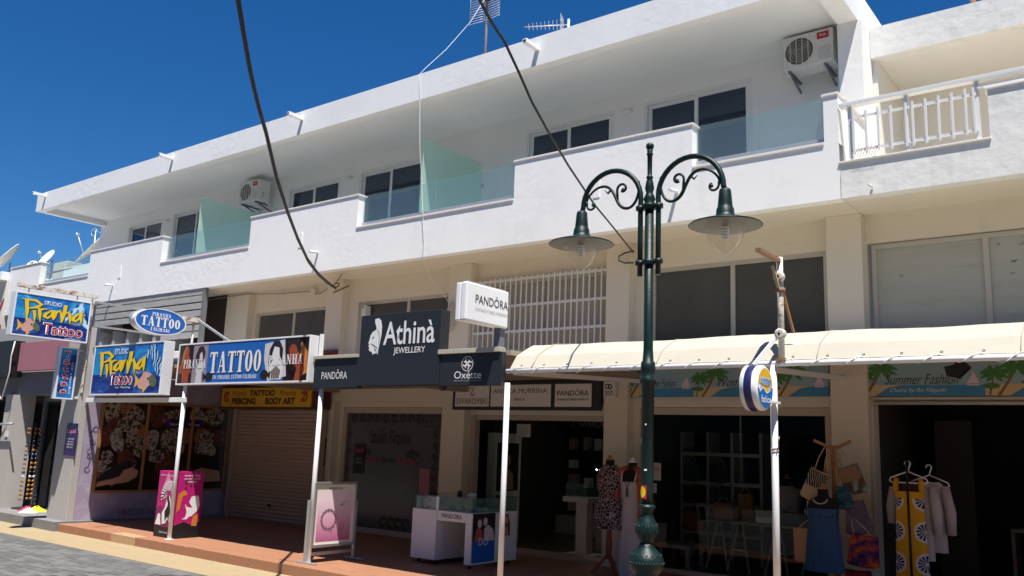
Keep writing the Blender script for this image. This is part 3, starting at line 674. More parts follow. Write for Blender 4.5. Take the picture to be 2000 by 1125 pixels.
gf.ribbon([(.13, .93, .014), (.16, 1.05, .014), (.08, 1.15, .01), (.17, 1.3, .012), (.1, 1.45, .014), (.19, 1.6, .008)], Fg, .004)
obj('graffiti', gf, mat('faded_violet_spray', (0.09, 0.06, 0.16), 0.7), A)
gm_ = mat('dim_stencil', (0.15, 0.12, 0.18), 0.8)
text('FREEZE YOUR TATTOO', Fg, .75, 2.3, .10, .20, gm_, A, .003)
obj('stencil_mark', B().ring(1.0, 2.12, .06, .045, Fg, .002), gm_, A)
# weathered slat screen and concrete fins on the left bay
ss = obj('slat_screen', B().box(-14.66, -14.58, 9.25, 9.33, 3.30, 4.384), mat('grey_screen_post', (0.16, 0.17, 0.17), 0.6), A)
for i in range(7):
    z = 4.262-i*.14; x0 = -18.75 if i < 4 else -16.0
    obj('slat', B().box(x0, -14.665, 9.262+random.uniform(-.004, .004), 9.29, z, z+.114, bev=.004), wood_grey, ss).rotation_euler = (0, random.uniform(-.0008, .0008), 0)
for x in (-18.62, -18.08, -17.50, -16.98, -16.46, -15.92):
    obj('concrete_fin', B().prism([(x, 9.35, 3.2), (x+.14, 9.35, 3.2), (x+.10, 9.35, 3.72), (x+.03, 9.35, 3.72)], (0, .5, 0)), conc, A)
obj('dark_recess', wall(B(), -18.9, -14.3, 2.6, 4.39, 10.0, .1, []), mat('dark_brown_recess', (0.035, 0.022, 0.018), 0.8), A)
obj('grey_end_wall', B().box(-23.38, -18.9, 9.5, 10.2, 2.6, 4.39), grey_wall, A)
obj('white_ledge', B().box(-18.9, -14.28, 9.0, 9.99, 3.0, 3.14, bev=.01), white_flat, A)

# ================================================================== WEATHERED NEIGHBOUR ON THE RIGHT
R_ = thing('weathered_building', 'cream and peeling white building at the right with railed balcony and boarded window', 'building', (0, 10.1, 0))
obj('column', B().box(.05, .5, 9.95, 10.25, .1, 4.394, bev=.008), beige, R_)
obj('street_wall', wall(B(), -2.65, 4, .1, 4.394, 10.1, .22, [(-2.64, .1, 3.0, 4.06), (-2.635, .05, .1, 2.25)]), beige, R_)
obj('soffit', B().box(-2.655, 4, 9.30, 10.6, 4.394, 4.44), beige, R_)
obj('balcony_slab', B().box(-2.655, 4, 9.41, 12.2, 4.445, 4.62), beige, R_)
rp = B(); prof(rp, -2.655, -1.2, 4.385, 4.775, 9.247); prof(rp, -1.2, 4, 4.385, 4.775, 9.247); prof(rp, -1.2, 4, 4.775, 5.30, 9.247)
rp.face([(-2.655, 9.247, 4.775), (-1.2, 9.247, 4.775), (-1.2, 9.4, 4.775), (-2.655, 9.4, 4.775)]); rp.face([(-1.2, 9.247, 4.775), (-1.2, 9.4, 4.775), (-1.2, 9.4, 5.3), (-1.2, 9.247, 5.3)]); rp.face([(-1.2, 9.247, 5.3), (4, 9.247, 5.3), (4, 9.4, 5.3), (-1.2, 9.4, 5.3)])
rp.face([(-2.655, 9.247, 4.385), (4, 9.247, 4.385), (4, 9.4, 4.385), (-2.655, 9.4, 4.385)]); rp.face([(-2.655, 9.4, 4.385), (4, 9.4, 4.385), (4, 9.4, 4.775), (-2.655, 9.4, 4.775)]); rp.face([(-1.2, 9.4, 4.775), (4, 9.4, 4.775), (4, 9.4, 5.3), (-1.2, 9.4, 5.3)])
bmesh.ops.remove_doubles(rp.bm, verts=rp.bm.verts, dist=.0005)
obj('parapet', rp, old_white, R_)
obj('coping', B().box(-2.67, -1.19, 9.225, 9.44, 4.777, 4.80, bev=.005), marble, R_)
obj('coping', B().box(-1.23, 4, 9.228, 9.43, 5.302, 5.327, bev=.005), marble, R_)
rf = B(); prof(rf, -2.655, 4, 6.60, 7.01, 10.7, 10.9)
rf.face([(-2.655, 10.7, 6.6), (4, 10.7, 6.6), (4, 10.9, 6.6), (-2.655, 10.9, 6.6)]); rf.face([(-2.655, 10.7, 7.01), (4, 10.7, 7.01), (4, 10.9, 7.01), (-2.655, 10.9, 7.01)])
obj('roof_fascia', rf, old_white, R_)
obj('ceiling', B().box(-2.655, 4, 10.9, 14, 6.605, 6.9), pale_recess, R_)
obj('rear_wall', B().box(-2.655, 4, 12.0, 12.2, 4.62, 6.6), pale_recess, R_)
obj('side_wall', B().box(-2.658, -2.60, 10.78, 12.0, 4.62, 6.6), pale_recess, R_)
obj('roof_pipe', B().tube([(-1.55, 11.3, 6.9), (-1.56, 11.3, 7.55)], .035, 10), rust, R_)
bw = old_window(-2.6, .1, 3.0, 4.05, 10.1, R_, mat('whitewashed_board', (0.43, 0.43, 0.375), 0.6, var=0.14, vscale=2.2, stretch=(.5, 1, 4), dirt=(0.24, 0.25, 0.25), dscale=2.4, dlo=0.55, dhi=0.8), 'boarded_window', mx=-1.43)
scr = B(); Fw = front(-2.6, 10.17, 3.0); random.seed(11)
for cx, cy in ((.30, .66), (1.30, .92), (1.5, .9), (1.42, .72), (1.40, .58), (1.6, .62)):
    for k in range(3): scr.ribbon([(cx+random.uniform(-.015, .015), cy+random.uniform(-.01, .01), .003), (cx+random.uniform(-.03, .03), cy+random.uniform(-.02, .02), .008), (cx+random.uniform(-.03, .03), cy+random.uniform(-.025, .025), .002)], Fw, .001+.0004*k)
obj('scrape_mark', scr, mat('grey_scrape', (.20, .20, .19), .8), bw)
obj('drain_spout', B().tube([(-2.33, 9.24, 4.46), (-2.335, 9.08, 4.45)], .014, 8), white_frame, R_)
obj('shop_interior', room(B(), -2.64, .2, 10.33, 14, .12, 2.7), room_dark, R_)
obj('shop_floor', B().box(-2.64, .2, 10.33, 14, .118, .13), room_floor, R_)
obj('shutter_guide', B().box(-2.635, .05, 10.06, 10.09, 2.26, 2.29).tube([(-2.6, 10.05, 2.225), (.05, 10.05, 2.225)], .02, 8), alu_beige, R_)
obj('interior_panel', B().box(-2.3, -1.9, 11.5, 11.6, .13, 2.1), room_dark, R_)
obj('spall', B().poly([(.35, -.27), (.50, -.33), (.58, -.30), (.72, -.25), (.70, -.31), (.55, -.36), (.4, -.32)], (Vector((-2.655, 11.15, 6.604)), X, Y, -Z), .002), rust, R_)

# ================================================================== POSTS, CANOPIES, SIGNS
for x, h, lab in ((-11.44, 2.32, 'white steel post in front of the pink box poster, leftmost of the canopy posts'), (-8.42, 2.24, 'white steel post under the left end of the dark navy sign, behind the framed stand'),
                  (-5.485, 2.25, 'white steel post between the display counter and the jewellery doorway'), (-2.645, 2.36, 'white steel post under the round summer sign with a cord tied round it')):
    t = thing('support_post', lab, 'post', (x, 7.1, .118), 'white posts carrying the shop canopies')
    obj('shaft', B().tube([(x, 7.1, .12), (x, 7.1, h)], .029, 14), pole_m, t)
    obj('foot_plate', B().box(x-.05, x+.05, 7.05, 7.15, .117, .126, bev=.002), pole_m, t)
    if x > -3: obj('cord', B().tube([(x+.03*math.cos(a), 7.1+.03*math.sin(a), 1.62+.004*a) for a in [k*.5 for k in range(26)]]+[(x+.05, 7.05, 1.73), (x+.06, 7.04, 1.76)], .005, 6), mat('pinkish_cord', (0.6, 0.42, 0.38), 0.8), t)
# flat canopy roof behind the signs on the left half
cp = thing('flat_canopy', 'flat cream canopy roof over the terrace behind the tattoo and jewellery signs', 'canopy', (-9.9, 8.5, 2.5))
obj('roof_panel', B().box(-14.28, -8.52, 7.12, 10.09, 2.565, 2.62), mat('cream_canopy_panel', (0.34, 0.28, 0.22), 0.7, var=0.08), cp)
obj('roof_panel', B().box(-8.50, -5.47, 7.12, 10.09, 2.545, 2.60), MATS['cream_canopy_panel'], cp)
obj('cross_beam', B().box(-11.55, -11.37, 7.14, 10.08, 2.40, 2.56).box(-8.55, -8.40, 7.14, 9.94, 2.38, 2.54), MATS['cream_canopy_panel'], cp, True)
obj('edge_bar', B().box(-14.28, -11.38, 7.07, 7.115, 2.05, 2.12, bev=.004), pole_m, cp)
obj('capping', B().box(-8.53, -7.73, 7.02, 7.13, 2.585, 2.625, bev=.003), canvas, cp); obj('capping', B().box(-6.42, -5.55, 7.02, 7.13, 2.575, 2.625, bev=.003), canvas, cp)
# cream canvas awning on the right
aw = thing('canvas_awning', 'long cream canvas awning laced to a white front pipe over the fashion shops', 'awning', (-2, 7.1, 2.37))
random.seed(21)
rows = []
nx = 64; xs_ = [-5.46+7.5*i/nx for i in range(nx+1)]
profp = [(7.10, 2.40), (7.155, 2.47), (7.21, 2.54), (7.36, 2.618), (7.50, 2.682), (8.2, 2.765), (9.2, 2.87), (10.09, 2.955)]
sag = [.005*math.sin(x*2.1+.6)+.004*math.sin(x*5.3) for x in xs_]
for j, (y, z) in enumerate(profp):
    rows.append([(x, y, z+sag[i]*min(1, j/2.5)+random.uniform(-.002, .002)) for i, x in enumerate(xs_)])
cv = B().sheet(rows)
for f_ in cv.bm.faces: f_.smooth = False
obj('canvas', cv, canvas, aw)
seam = [(-5.18, y-.003, z+.004+sag[2]*min(1, j/2.5)) for j, (y, z) in enumerate(profp[:6])]
obj('seam', B().tube(seam, .006, 6), mat('brown_seam', (0.42, 0.36, 0.27), 0.8), aw)
for sx_ in (-3.75, -2.28, -.82, .65):
    i_ = min(nx, int((sx_+5.46)/7.5*nx)); obj('seam', B().tube([(sx_, y-.002, z+.0035+sag[i_]*min(1, j/2.5)) for j, (y, z) in enumerate(profp)], .004, 5), mat('canvas_stitching', (.36, .32, .25), .8), aw)
obj('front_pipe', B().tube([(-5.5, 7.1, 2.372), (2.0, 7.1, 2.372)], .024, 14), pole_m, aw)
lace = []
for k in range(0, 7*24):
    t = k/24; x = -5.4+t*1.02; a = t*2*math.pi*3.6
    lace.append((x, 7.1-.030*math.cos(a)*(1 if math.cos(a) > 0 else .8), 2.378+.032*math.sin(a)-(.012*max(0, math.sin(t*3.1)) if math.sin(a) < -.5 else 0)))
obj('lacing_cord', B().tube(lace, .0042, 5), rope_m, aw)
ey = None
for k in range(25):
    x = -5.3+k*.283
    if ey is None: ey = obj('eyelet', B().ring(0, 0, .012, .005, (Vector((x, 7.098, 2.425)), X, Vector((0, .5, .87)), -Y), .012, n=10), black, aw)
    else: share(ey, aw, (k*.283, 0, 0))
obj('bracket', B().bar((-2.9, 7.14, 2.36), (-2.9, 10.05, 2.50), .05, .05).bar((-5.42, 7.14, 2.36), (-5.42, 10.05, 2.50), .05, .05).bar((.1, 7.14, 2.36), (.1, 10.05, 2.5), .05, .05), pole_m, aw, True)

def cab(name, label, cat, x0, x1, y0, y1, z0, z1, face='y', group=None, m=cabinet, fm=white_frame):
    t = thing(name, label, cat, ((x0+x1)/2, (y0+y1)/2, z0), group)
    obj('cabinet', B().box(x0, x1, y0, y1, z0, z1, bev=.006), m, t)
    b = B(); f = .022
    if face == 'y':
        for q in ((x0, x1, z1-f, z1), (x0, x1, z0, z0+f), (x0, x0+f, z0+f, z1-f), (x1-f, x1, z0+f, z1-f)): b.box(q[0], q[1], y0-.012, y0+.004, q[2], q[3], bev=.002)
    else:
        for q in ((y0, y1, z1-f, z1), (y0, y1, z0, z0+f), (y0, y0+f, z0+f, z1-f), (y1-f, y1, z0+f, z1-f)): b.box(x1-.004, x1+.012, q[0], q[1], q[2], q[3], bev=.002)
    obj('frame', b, fm, t); return t

DRIP = [  # brush strokes of the dripping yellow word: (x, y, width) in sign units 0..1
 [(.055, .87, .015), (.12, .86, .055), (.145, .60, .05), (.15, .36, .012)], [(.09, .86, .035), (.25, .87, .06), (.335, .79, .055), (.27, .70, .05), (.17, .66, .028)],
 [(.24, .62, .045), (.26, .50, .04), (.265, .34, .010)], [(.315, .70, .045), (.33, .54, .045), (.345, .36, .01)], [(.32, .64, .035), (.38, .69, .035), (.445, .69, .012)],
 [(.50, .69, .02), (.41, .57, .05), (.40, .50, .055), (.44, .47, .045), (.50, .55, .035), (.515, .67, .04)], [(.525, .69, .04), (.525, .50, .04), (.535, .44, .01)],
 [(.565, .69, .04), (.555, .55, .035), (.535, .46, .02)], [(.56, .62, .03), (.61, .70, .05), (.645, .62, .045), (.655, .40, .01)],
 [(.69, .86, .055), (.685, .66, .05), (.665, .42, .012)], [(.69, .63, .035), (.745, .70, .05), (.775, .60, .045), (.785, .40, .01)],
 [(.90, .70, .03), (.83, .58, .05), (.825, .50, .05), (.86, .48, .04), (.915, .57, .03), (.935, .72, .04)], [(.94, .74, .045), (.945, .54, .035), (.955, .44, .01)]]
def piranha_art(t, F, W_, H_, fish_right):
    o, u, v, n = F; G = (o, u*W_, v*H_, n)
    obj('deep_sea_print', B().poly(rect(0, 1, 0, .40), G, .001), sea_deep, t)
    b = B().disc(.93, .62, .06, .30, G, .0016, rot=12).poly([(.60, .33), (.66, .40), (.93, 1.0), (.84, 1.0)], G, .0014)
    obj('wave_print', b, swirl, t)
    for nm, dx, dy, m_, lf, grow in (('lettering_outline', .006, -.010, black, .003, .016), ('lettering', 0, 0, letter_y, .006, 0)):
        b = B()
        for i, st_ in enumerate(DRIP):
            b.ribbon([(x*(.92 if not fish_right else .78)+dx+.02, y+dy, w+grow) for x, y, w in st_], G, lf+.0003*(i % 7))
        obj(nm, b, m_, t)
    text('STUDIO', G, *((.36, .60, .80, .90) if not fish_right else (.31, .52, .82, .93)), letter_w, t, .008, .01)
    a = (.38, .94, .07, .37) if not fish_right else (.28, .62, .17, .44)
    text('Tattoo', G, *a, letter_w, t, .008, .04); text('Tattoo', G, a[0]+.012, a[1]-.012, a[2]+.02, a[3]-.02, letter_r, t, .010, .008)
    text('and Piercing', G, a[1]-.24, a[1]-.02, a[2]-.075, a[2]-.02, letter_w, t, .008); text('Faliraki', G, (.76 if not fish_right else .60), (.90 if not fish_right else .73), .38, .47, letter_g, t, .0085, .005, .3)
    fx, fy, k = (.20, .22, 1.0) if not fish_right else (.80, .24, 1.12)
    b = B().disc(fx, fy, .085*k, .15*k, G, .004, rot=-18).poly([(fx-.06, fy+.10), (fx-.03, fy+.2), (fx+.05, fy+.16)], G, .0043)
    obj('fish_print', b, mat('printed_pink_fish', (0.62, 0.36, 0.30), 0.4, var=.12, vscale=14), t)
    obj('fish_fin_print', B().poly([(fx-.07, fy), (fx-.16, fy+.15), (fx-.14, fy), (fx-.15, fy-.14)], G, .0046).poly([(fx-.03, fy-.12), (fx-.02, fy-.24), (fx+.03, fy-.14)], G, .0046), mat('printed_yellow_fin', (0.75, 0.42, 0.06), 0.4), t)
    obj('fish_head_print', B().disc(fx+.10, fy, .045*k, .11*k, G, .0046, rot=10), mat('printed_weed_green', (0.10, 0.14, 0.06), 0.4, var=.5, vscale=22), t)
    obj('fish_eye_print', B().disc(fx+.035, fy+.05, .012, .022, G, .0052), black, t)

# hanging blade sign (faces along the street)
t = cab('hanging_sign', 'white framed blue sign with yellow dripping letters, hung from a bar over the street', 'sign', -14.36, -14.20, 5.73, 6.93, 3.01, 3.70, 'x')
F = side(-14.196, 5.752, 3.032); obj('print', B().poly(rect(0, 1.156, 0, .646), F, .0004), sea, t); piranha_art(t, F, 1.156, .646, False)
for y in (5.95, 6.72): obj('hanger', B().box(-14.285, -14.275, y-.008, y+.008, 3.70, 3.80), rust, t)
pp = thing('sign_post', 'rust stained white post with a long arm carrying the hanging blue sign', 'post', (-14.3, 7.02, 2.3))
obj('post', B().box(-14.33, -14.26, 6.985, 7.055-.057, 2.2, 3.78, bev=.004), rusty, pp); obj('arm', B().box(-14.33, -14.26, 5.78, 7.05, 3.785, 3.855, bev=.004), rusty, pp)
# narrow vertical blade sign
t = cab('vertical_sign', 'narrow upright blue blade sign with red letters one below the other', 'sign', -14.47, -14.35, 6.59, 6.89, 2.08, 2.93, 'x')
F = side(-14.347, 6.615, 2.10); obj('print', B().poly(rect(0, .25, 0, .81), F, .0004), sea, t)
obj('wave_print', B().disc(.17, .56, .07, .17, F, .001, rot=-20).disc(.05, .18, .05, .13, F, .001), swirl, t)
for i, ch in enumerate('Tattoo'):
    z = .67-i*.122
    text(ch, F, .045, .155, z-.008, z+.112-(.03 if ch in 'ao' else .01), panel_w, t, .004, .055); text(ch, F, .055, .145, z, z+.102-(.03 if ch in 'ao' else .01), letter_r, t, .006, .02)
for i, ch in enumerate('AND PIERCING'):
    if ch != ' ': text(ch, F, .185, .212, .55-i*.044, .585-i*.044, letter_w, t, .005, .02)
obj('bracket', B().box(-14.43, -14.39, 6.885, 6.998, 2.88, 2.92).box(-14.43, -14.39, 6.885, 6.998, 2.10, 2.14), rusty, t)
# sign facing the street with the same picture, fish on the right
t = cab('fascia_sign', 'deep white cabinet sign facing the street, blue picture with a fish at its right', 'sign', -13.83, -11.77, 6.905, 7.065, 2.15, 2.95, 'y')
F = front(-13.805, 6.901, 2.175); obj('print', B().poly(rect(0, 2.01, 0, .75), F, .0004), sea, t); piranha_art(t, F, 2.01, .75, True)
# oval blade sign on a bar
t = thing('oval_sign', 'blue oval sign with white letters fixed to a bar above the tattoo signs', 'sign', (-12.5, 7.2, 3.1))
c = Vector((-12.5, 7.215, 3.315))
def oval(b, k, x0, x1, n=40): return b.prism([(x0, c.y+.44*k*math.cos(a), c.z+.205*k*math.sin(a)) for a in [2*math.pi*i/n for i in range(n)]], (x1-x0, 0, 0))
obj('cabinet', oval(B(), 1.0, -12.66, -12.502), cabinet, t); obj('face', oval(B(), .955, -12.502, -12.497), blue_print, t)
F = side(-12.495, c.y, c.z)
obj('rim', B().ring(0, 0, .438, .418, F, .003, n=40, ky=.466, kyi=.462), white_frame, t)
slab('PIRANHA', F, -.16, .16, .075, .135, letter_w, t, .004); slab('TATTOO', F, -.33, .33, -.085, .065, letter_w, t, .004); slab('FALIRAKI', F, -.16, .16, -.155, -.10, letter_w, t, .004)
obj('bar', B().box(-12.61, -12.57, 6.2, 7.9, 3.462, 3.492), alu, t); obj('bar_tip', B().box(-12.65, -12.53, 7.62, 7.92, 3.40, 3.46), rusty, t)
obj('post', B().tube([(-12.6, 7.85, 2.62), (-12.6, 7.85, 3.46)], .02, 8), rusty, t); obj('stay', B().bar((-12.55, 7.9, 3.44), (-11.1, 7.6, 2.95), .03, .03), alu, t)
obj('short_bar', B().box(-14.2, -14.16, 7.0, 8.0, 3.30, 3.33), alu, t)
# wide tattoo cabinet sign
t = cab('fascia_sign', 'wide blue cabinet sign with big white slab letters between printed portraits', 'sign', -11.63, -8.645, 7.06, 7.19, 2.30, 2.905, 'y')
F = front(-11.605, 7.055, 2.325); Wd, Hd = 2.935, .555
obj('print', B().poly(rect(0, Wd, 0, Hd), F, .0004), blue_print, t)
obj('photo_panel_print', B().poly(rect(0, .36, 0, Hd), F, .001), mural_bg, t); obj('photo_panel_print', B().poly(rect(.36, .72, 0, Hd), F, .001), lilac, t)
obj('figure_print', B().poly([(.12, 0), (.10, .16), (.02, .12), (.04, .26), (.13, .34), (.16, .40), (.26, .40), (.30, .30), (.34, .16), (.28, .12), (.29, 0)], F, .002).disc(.2, .46, .055, .075, F, .0022), skin_red, t)
obj('hair_print', B().poly([(.08, .28), (.10, .44), (.15, .53), (.20, .545), (.16, .46), (.13, .3)], F, .003), mat('printed_fair_hair', (0.40, 0.20, 0.08), 0.5, var=.3), t)
obj('figure_print', B().poly([(.46, 0), (.48, .14), (.44, .2), (.46, .28), (.62, .3), (.66, .2), (.61, .14), (.62, 0)], F, .002).disc(.57, .40, .05, .075, F, .0022), skin_pale, t)
obj('hair_print', B().poly([(.42, .22), (.43, .40), (.50, .52), (.60, .53), (.66, .44), (.64, .30), (.61, .36), (.58, .45), (.53, .42), (.52, .28), (.48, .22)], F, .003), hair, t)
slab('TATTOO', F, .80, 1.98, .135, .43, black, t, .002, slant=0, name='lettering_shadow').location = (.012, 0, -.008)
slab('TATTOO', F, .80, 1.98, .135, .43, letter_w, t, .006)
slab('FB: PIRANHA TATTOO FALIRAKI', F, .90, 1.90, .045, .10, letter_w, t, .004)
slab('PIRANHA', F, .14, .70, .215, .34, letter_w, t, .006)
obj('photo_panel_print', B().poly([(2.03, .50), (2.44, .545), (2.52, .06), (2.14, .0), (2.03, .30)], F, .0016), skin_pale, t); obj('photo_panel_print', B().poly(rect(2.46, Wd, .0, Hd), F, .0010), mural_bg, t)
obj('face_print', B().disc(2.28, .37, .075, .12, F, .003).poly([(2.2, .02), (2.14, .2), (2.24, .27), (2.36, .27), (2.44, .18), (2.42, .02)], F, .0024), mat('printed_white_face', (.74, .73, .73), .45), t)
obj('hair_print', B().poly([(2.13, .22), (2.14, .42), (2.22, .53), (2.34, .53), (2.42, .42), (2.42, .27), (2.36, .33), (2.34, .44), (2.24, .46), (2.20, .36), (2.19, .24)], F, .0036), hair, t)
obj('tattoo_print', B().poly([(2.22, .03), (2.2, .13), (2.3, .2), (2.4, .14), (2.38, .04)], F, .004), sketch, t)
obj('backdrop_print', B().poly([(2.72, .30), (2.72, .44), (2.80, .50), (2.92, .36), (2.935, .1), (2.80, .05)], F, .002), orange_p, t)
obj('figure_print', B().poly([(2.56, .30), (2.54, .42), (2.62, .50), (2.70, .46), (2.72, .36), (2.84, .30), (2.88, .14), (2.80, .0), (2.68, .0), (2.72, .16), (2.62, .24)], F, .003), skin_red, t)
obj('hair_print', B().poly([(2.50, .34), (2.51, .48), (2.60, .545), (2.74, .54), (2.80, .42), (2.78, .33), (2.72, .38), (2.68, .46), (2.58, .48), (2.54, .40)], F, .0036), hair, t)
slab('PIRANHA', F, 2.14, 2.84, .215, .34, letter_w, t, .006)
obj('fish_print', B().disc(.80, .085, .085, .06, F, .005).poly([(.74, .09), (.64, .15), (.66, .02)], F, .0053).disc(2.06, .09, .085, .062, F, .005).poly([(2.12, .09), (2.2, .14), (2.19, .03)], F, .0053), black, t, True)
obj('end_flange', B().box(-8.640, -8.60, 7.19, 7.23, 2.27, 2.93), pole_m, t)
# yellow board above the shutter
t = thing('signboard', 'yellow board with brown and red lettering above the roller shutter', 'signboard', (-12.9, 9.6, 2.13))
obj('board', B().box(-14.2, -11.62, 9.585, 9.615, 2.13, 2.47, bev=.003), yellow_board, t); F = front(-14.2, 9.585, 2.13)
text('TATTOO', F, .86, 1.60, .19, .30, maroon, t, .003, .05); text('PIERCING', F, .34, 1.06, .04, .16, maroon, t, .003, .05); text('BODY ART', F, 1.34, 2.16, .04, .16, maroon, t, .003, .05)
orl = mat('orange_red_lettering', (0.40, 0.07, 0.02), 0.5); text('Piranha', F, .34, .76, .19, .29, orl, t, .003, .01, .3); text('Piranha', F, 1.72, 2.18, .19, .29, orl, t, .003, .01, .3)
obj('flame_print', B().ring(.17, .18, .10, .05, F, .002, 30, 330, 16).ribbon([(.08, .28, .01), (.16, .2, .05), (.25, .06, .01)], F, .003).ring(2.40, .18, .10, .05, F, .002, -150, 150, 16).ribbon([(2.5, .28, .01), (2.41, .2, .05), (2.33, .06, .01)], F, .003), orl, t)
# dark navy fascia: three panels are one sign
t = thing('fascia_sign', 'dark navy jewellery sign with white helmet emblem, taller middle panel and two lower wings', 'sign', (-7, 7.05, 2.23))
obj('low_panel', B().box(-8.525, -7.70, 7.045, 7.115, 2.225, 2.583, bev=.003), navy, t); obj('low_panel', B().box(-6.40, -5.525, 7.045, 7.115, 2.225, 2.573, bev=.003), navy, t)
obj('tall_panel', B().box(-7.70, -6.405, 7.03, 7.18, 2.24, 3.085, bev=.004), navy, t)
F = front(-8.525, 7.045, 2.225)
def crown(b, F, x, y, s): return b.ribbon([(x-s, y+s, s*.4), (x, y, s*.5)], F, .004, None).ribbon([(x+s, y+s, s*.4), (x, y, s*.5)], F, .0043, None).disc(x, y+s*1.1, s*.25, s*.25, F, .0046, 8)
text('PANDORA', F, .155, .62, .105, .195, letter_w, t); obj('emblem', crown(B(), F, .452, .205, .014), letter_w, t)
F = front(-7.70, 7.03, 2.24)
hel = [(.24, .79), (.30, .80), (.345, .77), (.365, .70), (.365, .60), (.345, .50), (.325, .42), (.32, .36), (.30, .39), (.28, .375), (.25, .38), (.235, .36), (.215, .40), (.18, .41), (.165, .42), (.168, .45), (.155, .47), (.165, .49), (.15, .505), (.165, .545), (.18, .60), (.215, .64), (.255, .655), (.275, .67), (.26, .72), (.245, .735)]
obj('emblem', B().poly(hel, F, .004), letter_w, t)
obj('emblem_line', B().ribbon([(.29, .665, .004), (.32, .62, .008), (.335, .54, .006), (.325, .47, .003)], F, .006).ribbon([(.19, .50, .003), (.24, .48, .009), (.29, .45, .008), (.32, .44, .003)], F, .0064).ribbon([(.21, .56, .004), (.235, .575, .012), (.25, .57, .003)], F, .0068).ribbon([(.25, .44, .003), (.285, .42, .010), (.3, .40, .003)], F, .0072), navy, t)
text('Athinà', F, .40, 1.215, .47, .745, letter_w, t, .004, .012); text('JEWELLERY', F, .58, 1.08, .345, .435, letter_w, t, .004, .008)
F = front(-6.40, 7.045, 2.225)
ob_ = B().ring(.40, .235, .082, .075, F, .003, n=28)
for a in (0, 90, 180, 270): ob_.ring(.40+.036*math.cos(rad(a)), .235+.036*math.sin(rad(a)), .030, .016, F, .0034+.0003*(a/90), a+20, a+300, 14)
obj('emblem', ob_, letter_w, t); text('Oxétte', F, .22, .60, .075, .155, letter_w, t); text('DESIGN JEWELLERY & WATCHES', F, .22, .60, .04, .062, letter_g, t)
tag(solo('dome_camera', B().lathe([(.03, .03), (.045, .02), (.045, 0), (.03, -.03), (.0, -.04)], (-6.42, 7.13, 2.215), 16), black, 'small black dome camera under the dark navy jewellery sign', 'camera'), 'small black dome camera under the dark navy jewellery sign', 'camera')
# white blade sign at the right end
t = thing('blade_sign', 'white box sign with black letters on a dark stub above the navy sign', 'sign', (-5.58, 6.8, 2.83))
obj('cabinet', B().box(-5.70, -5.64, 6.46, 7.15, 2.835, 3.225, bev=.01), panel_white, t); obj('face', B().box(-5.632, -5.55, 6.455, 7.155, 2.83, 3.23, bev=.018), panel_white, t)
obj('top_rail', B().box(-5.66, -5.60, 6.5, 7.16, 3.232, 3.25), alu, t); obj('stub', B().box(-5.66, -5.58, 7.06, 7.14, 2.575, 2.832), grey_dark, t)
F = side(-5.55, 6.455, 2.83); text('PANDORA', F, .14, .68, .195, .285, letter_k, t); obj('emblem', crown(B(), F, .487, .295, .014), letter_k, t); text('UNFORGETTABLE MOMENTS', F, .14, .68, .12, .15, letter_g, t)
# board of brands above the jewellery door
t = thing('signboard', 'dark brown board with three pale lettered panels above the jewellery doorway', 'signboard', (-7.4, 9.97, 2.12))
obj('board', B().box(-8.72, -6.075, 9.93, 9.97, 2.115, 2.53, bev=.004), brown_board, t)
F = front(-8.72, 9.93, 2.115)
for a, c in ((.06, .72), (.75, 1.83), (1.90, 2.50)): obj('name_panel', B().box(-8.72+a, -8.72+c, 9.918, 9.9295, 2.165, 2.48, bev=.003), panel_w, t)
G = front(-8.72, 9.918, 2.115)
text('SWAROVSKI', G, .09, .69, .085, .175, letter_br, t); obj('emblem', B().ribbon([(.36, .33, .008), (.41, .31, .014), (.39, .26, .014), (.36, .23, .018), (.40, .21, .022), (.45, .25, .010)], G, .002), letter_br, t)
text('ANTICA MURRINA', G, .80, 1.77, .24, .31, letter_br, t); text('VENEZIA', G, 1.18, 1.38, .135, .17, letter_br, t)
text('PANDORA', G, 1.94, 2.46, .20, .275, letter_k, t, .003, .006); obj('emblem', crown(B(), G, 2.275, .285, .014), letter_k, t); text('UNFORGETTABLE MOMENTS', G, 1.94, 2.46, .135, .165, letter_k, t)
t = thing('alarm_box', 'small white alarm box with black logo on the pier beside the brand board', 'alarm', (-5.92, 10.0, 2.3)); obj('case', B().box(-6.01, -5.83, 9.88, 9.948, 2.28, 2.50, bev=.01), panel_w, t)
F = front(-6.01, 9.88, 2.28); obj('emblem', B().ring(.06, .155, .035, .02, F, .002).ring(.105, .15, .035, .018, F, .0026), letter_k, t); text('KRONOS', F, .03, .15, .07, .10, letter_k, t, .002, .02); text('SECURITY', F, .03, .15, .035, .06, letter_k, t, .002, .02)
tag(solo('wall_camera', B().tube([(-5.9, 9.6, 2.5), (-5.84, 9.45, 2.47)], .035, 12), black, 'x', 'camera'), 'small black camera under the awning above the brand board end', 'camera')
